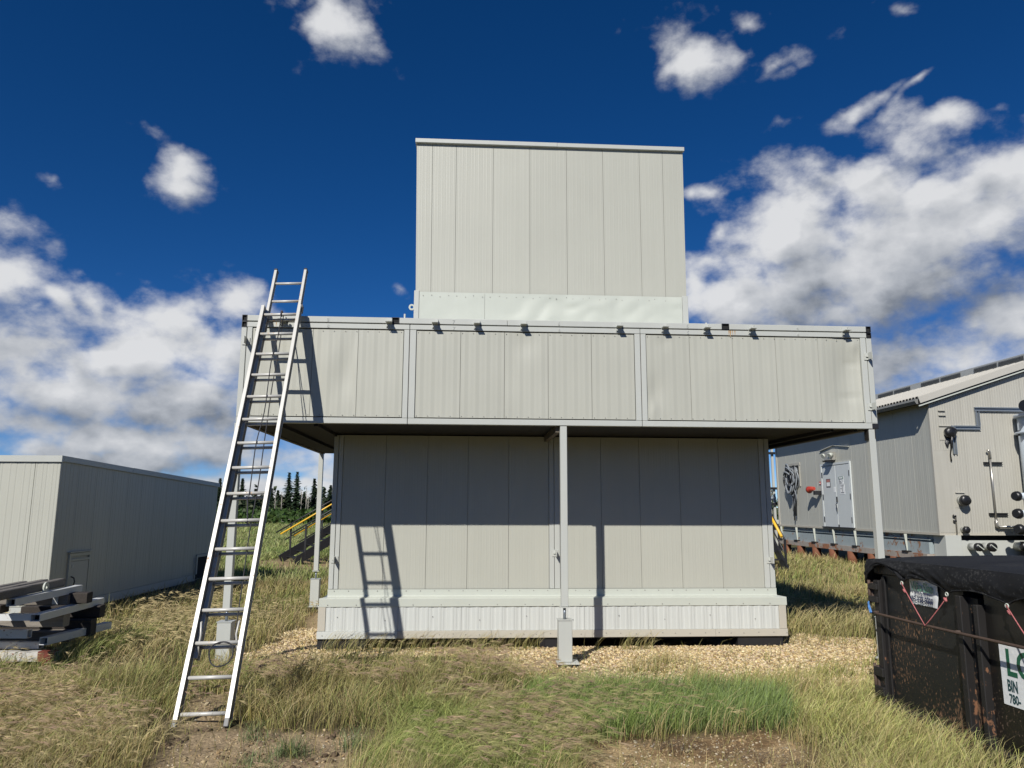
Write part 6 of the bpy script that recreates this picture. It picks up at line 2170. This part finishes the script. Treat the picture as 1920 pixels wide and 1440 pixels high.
def spruce(root, H, wd, seed):
    """tiers of drooping branches made of needle-spray faces"""
    r2 = np.random.default_rng(seed)
    MB().tube([(0, 0, -0.2), (0, 0, H * 0.5), (0, 0, H * 0.97)], [0.16 * H / 9, 0.10 * H / 9, 0.015], 7).build('trunk', M_BARK, root)
    V_, Q_, C_ = [], [], []
    nv = 0
    tiers = 26
    for i in range(tiers):
        q = i / (tiers - 1)
        zt = H * (0.06 + 0.93 * q)
        rad = 1.75 * wd * (1 - q) ** 0.9 * (0.8 + 0.4 * r2.random()) + 0.10
        nb = int(9 - 4 * q)
        for b in range(nb):
            a = 2 * np.pi * (b / nb) + r2.uniform(0, 1.5)
            L = rad * r2.uniform(0.65, 1.15)
            m = 6
            for s in range(m):
                t = (s + r2.random()) / m
                c = np.array([np.cos(a) * L * t, np.sin(a) * L * t, zt - 0.32 * L * t + 0.10 * L * t * t + r2.normal(0, 0.03)])
                sz = 0.44 * (1.15 - 0.6 * t) * (0.7 + 0.5 * (1 - q)) * r2.uniform(0.7, 1.3)
                o = np.array([np.cos(a), np.sin(a), -0.35]); pr_ = np.array([-np.sin(a), np.cos(a), r2.normal(0, 0.3)])
                v = np.stack([c - o * sz, c + pr_ * sz * 0.75 - np.array([0, 0, .12 * sz]), c + o * sz, c - pr_ * sz * 0.75 - np.array([0, 0, .12 * sz])])
                V_.append(v); Q_.append(np.arange(4) + nv); nv += 4
                C_.append(np.tile(np.array([0.030, 0.050, 0.026]) * r2.uniform(0.6, 1.5), (4, 1)))
    return np_mesh('crown', np.concatenate(V_), np.array(Q_), np.zeros((0, 3), int), np.concatenate(C_), M_LEAF, None, root)


TREES = [  # azimuth px-derived x at 150 m, height, half width, label
    (-44.6, 8.6, 1.35, 'tall dark spruce, left one of the tallest pair beyond the scrub'),
    (-43.0, 8.6, 1.35, 'tall dark spruce, right one of the tallest pair beyond the scrub'),
    (-39.5, 7.5, 1.25, 'single tall spruce just left of the rear support post'),
    (-48.0, 5.6, 0.85, 'small pointed spruce right of the ladder rail'),
    (-46.7, 5.0, 0.85, 'smaller spruce between the ladder rail and the tallest pair'),
    (-53.9, 7.3, 1.05, 'slim spruce seen between the ladder rails'),
    (-55.0, 6.6, 1.1, 'spruce behind the front support post left of the ladder rope'),
    (-58.4, 7.4, 0.95, 'spruce peeping past the far corner of the storage building'),
    (-51.2, 5.4, 0.9, 'low spruce behind the right rail of the ladder'),
    (-36.2, 6.2, 1.45, 'round-topped conifer between the rear post and the building wall'),
    (-37.6, 5.0, 1.0, 'short conifer close behind the rear support post'),
    (-41.4, 4.4, 0.9, 'short spruce among bare trunks right of the tallest pair'),
]
for i, (tx_, H, wd, lab) in enumerate(TREES):
    yy = 150 + rng.uniform(-6, 6)
    t = thing('spruce_tree', lab, 'tree', (tx_ * yy / 150, yy, 0.0), 0, 'spruces beyond the scrub')
    spruce(t, H, wd, 100 + i)
# dead or bare pale trunks
for i, (tx_, H) in enumerate(((-41.0, 6.0), (-40.6, 4.2), (-47.2, 4.6), (-45.9, 5.0), (-38.0, 5.5), (-49.5, 4.2), (-42.0, 5.2))):
    yy = 146
    labs = ['tallest bare pale trunk right of the tallest spruce pair', 'shorter bare trunk beside the tallest bare trunk', 'bare trunk between the two small pointed spruces', 'bare trunk just left of the tallest spruce pair',
            'bare trunk behind the rear support post', 'bare trunk beside the ladder rail', 'thin bare trunk hard against the tallest spruce pair']
    t = thing('bare_tree', labs[i], 'tree', (tx_ * yy / 150, yy, 0), 0, 'bare trunks at the forest edge')
    MB().tube([(0, 0, -0.2), (0.05, 0, H * 0.5), (0.0, 0.05, H)], [0.11, 0.07, 0.02], 6).build('trunk', M_BIRCH, t)
    m = MB()
    for k in range(9):
        z = H * (0.4 + 0.06 * k); a = k * 2.1
        m.tube([(0, 0, z), (math.cos(a) * 0.5, math.sin(a) * 0.5, z + 0.45)], [0.035, 0.012], 5)
    m.build('branch', M_BIRCH, t)
# distant forest that reads as one mass, plus an unseen belt behind
r3 = np.random.default_rng(5)
V_, Q_, C_ = [], [], []
nv = 0
for k in range(2300):
    if k < 520:
        az = r3.uniform(-27, -2); d = r3.uniform(153, 190); H = r3.uniform(1.6, 4.4)
    elif k < 1500:
        az = r3.uniform(-85, 85); d = r3.uniform(170, 260); H = r3.uniform(4, 9)
    else:  # nearer, taller trees behind the camera, added to block low sky light
        az = r3.uniform(85, 275); d = r3.uniform(95, 140); H = r3.uniform(7, 13)
    cx, cy = d * math.sin(R(az)), d * math.cos(R(az))
    con = r3.random() < 0.28
    nf = 46 if k < 520 else 26
    for s in range(nf):
        q = r3.random()
        if con:
            rad = (0.2 + 1.25 * (1 - q)) * (1.8 if k >= 1500 else 1); zz = H * q
        else:
            rad = 1.5 * math.sin(math.pi * min(1, q * 0.9 + 0.15)); zz = H * 0.8 * q
        a = r3.uniform(0, 6.28)
        c = np.array([cx + math.cos(a) * rad * r3.random(), cy + math.sin(a) * rad * 0.8, zz])
        sz = r3.uniform(0.35, 0.75) * (1.6 if k >= 1500 else 1)
        u = r3.normal(0, 1, 3); u /= np.linalg.norm(u); w = np.cross(u, r3.normal(0, 1, 3)); w /= np.linalg.norm(w)
        V_.append(np.stack([c - u * sz, c + w * sz * .7, c + u * sz, c - w * sz * .7])); Q_.append(np.arange(4) + nv); nv += 4
        bc = np.array([0.036, 0.054, 0.030]) if con else np.array([0.070, 0.088, 0.040])
        C_.append(np.tile(bc * r3.uniform(0.6, 1.5), (4, 1)))
np_mesh('distant_and_unseen_forest', np.concatenate(V_), np.array(Q_), np.zeros((0, 3), int), np.concatenate(C_), M_LEAF, 'stuff')

# boulder at the field edge
rk = MB()
n1, n2 = 14, 8
vs = []
for j in range(n2 + 1):
    for i in range(n1):
        th, ph = 2 * math.pi * i / n1, math.pi * j / n2
        p = Vector((math.cos(th) * math.sin(ph), math.sin(th) * math.sin(ph), math.cos(ph)))
        k = 1 + 0.35 * mnoise.noise(p * 1.8)
        vs.append((p.x * 1.9 * k, p.y * 1.0 * k, p.z * 0.62 * k))
rk.add(vs, [(j * n1 + i, j * n1 + (i + 1) % n1, (j + 1) * n1 + (i + 1) % n1, (j + 1) * n1 + i) for j in range(n2) for i in range(n1)])
o = rk.build('boulder', M_ROCK)
o.scale = (0.55, 0.55, 0.6)
o.location = (-24.0, 80.0, 0.25)
tag(o, 'pale flat boulder lying in the field before the green scrub', 'boulder')
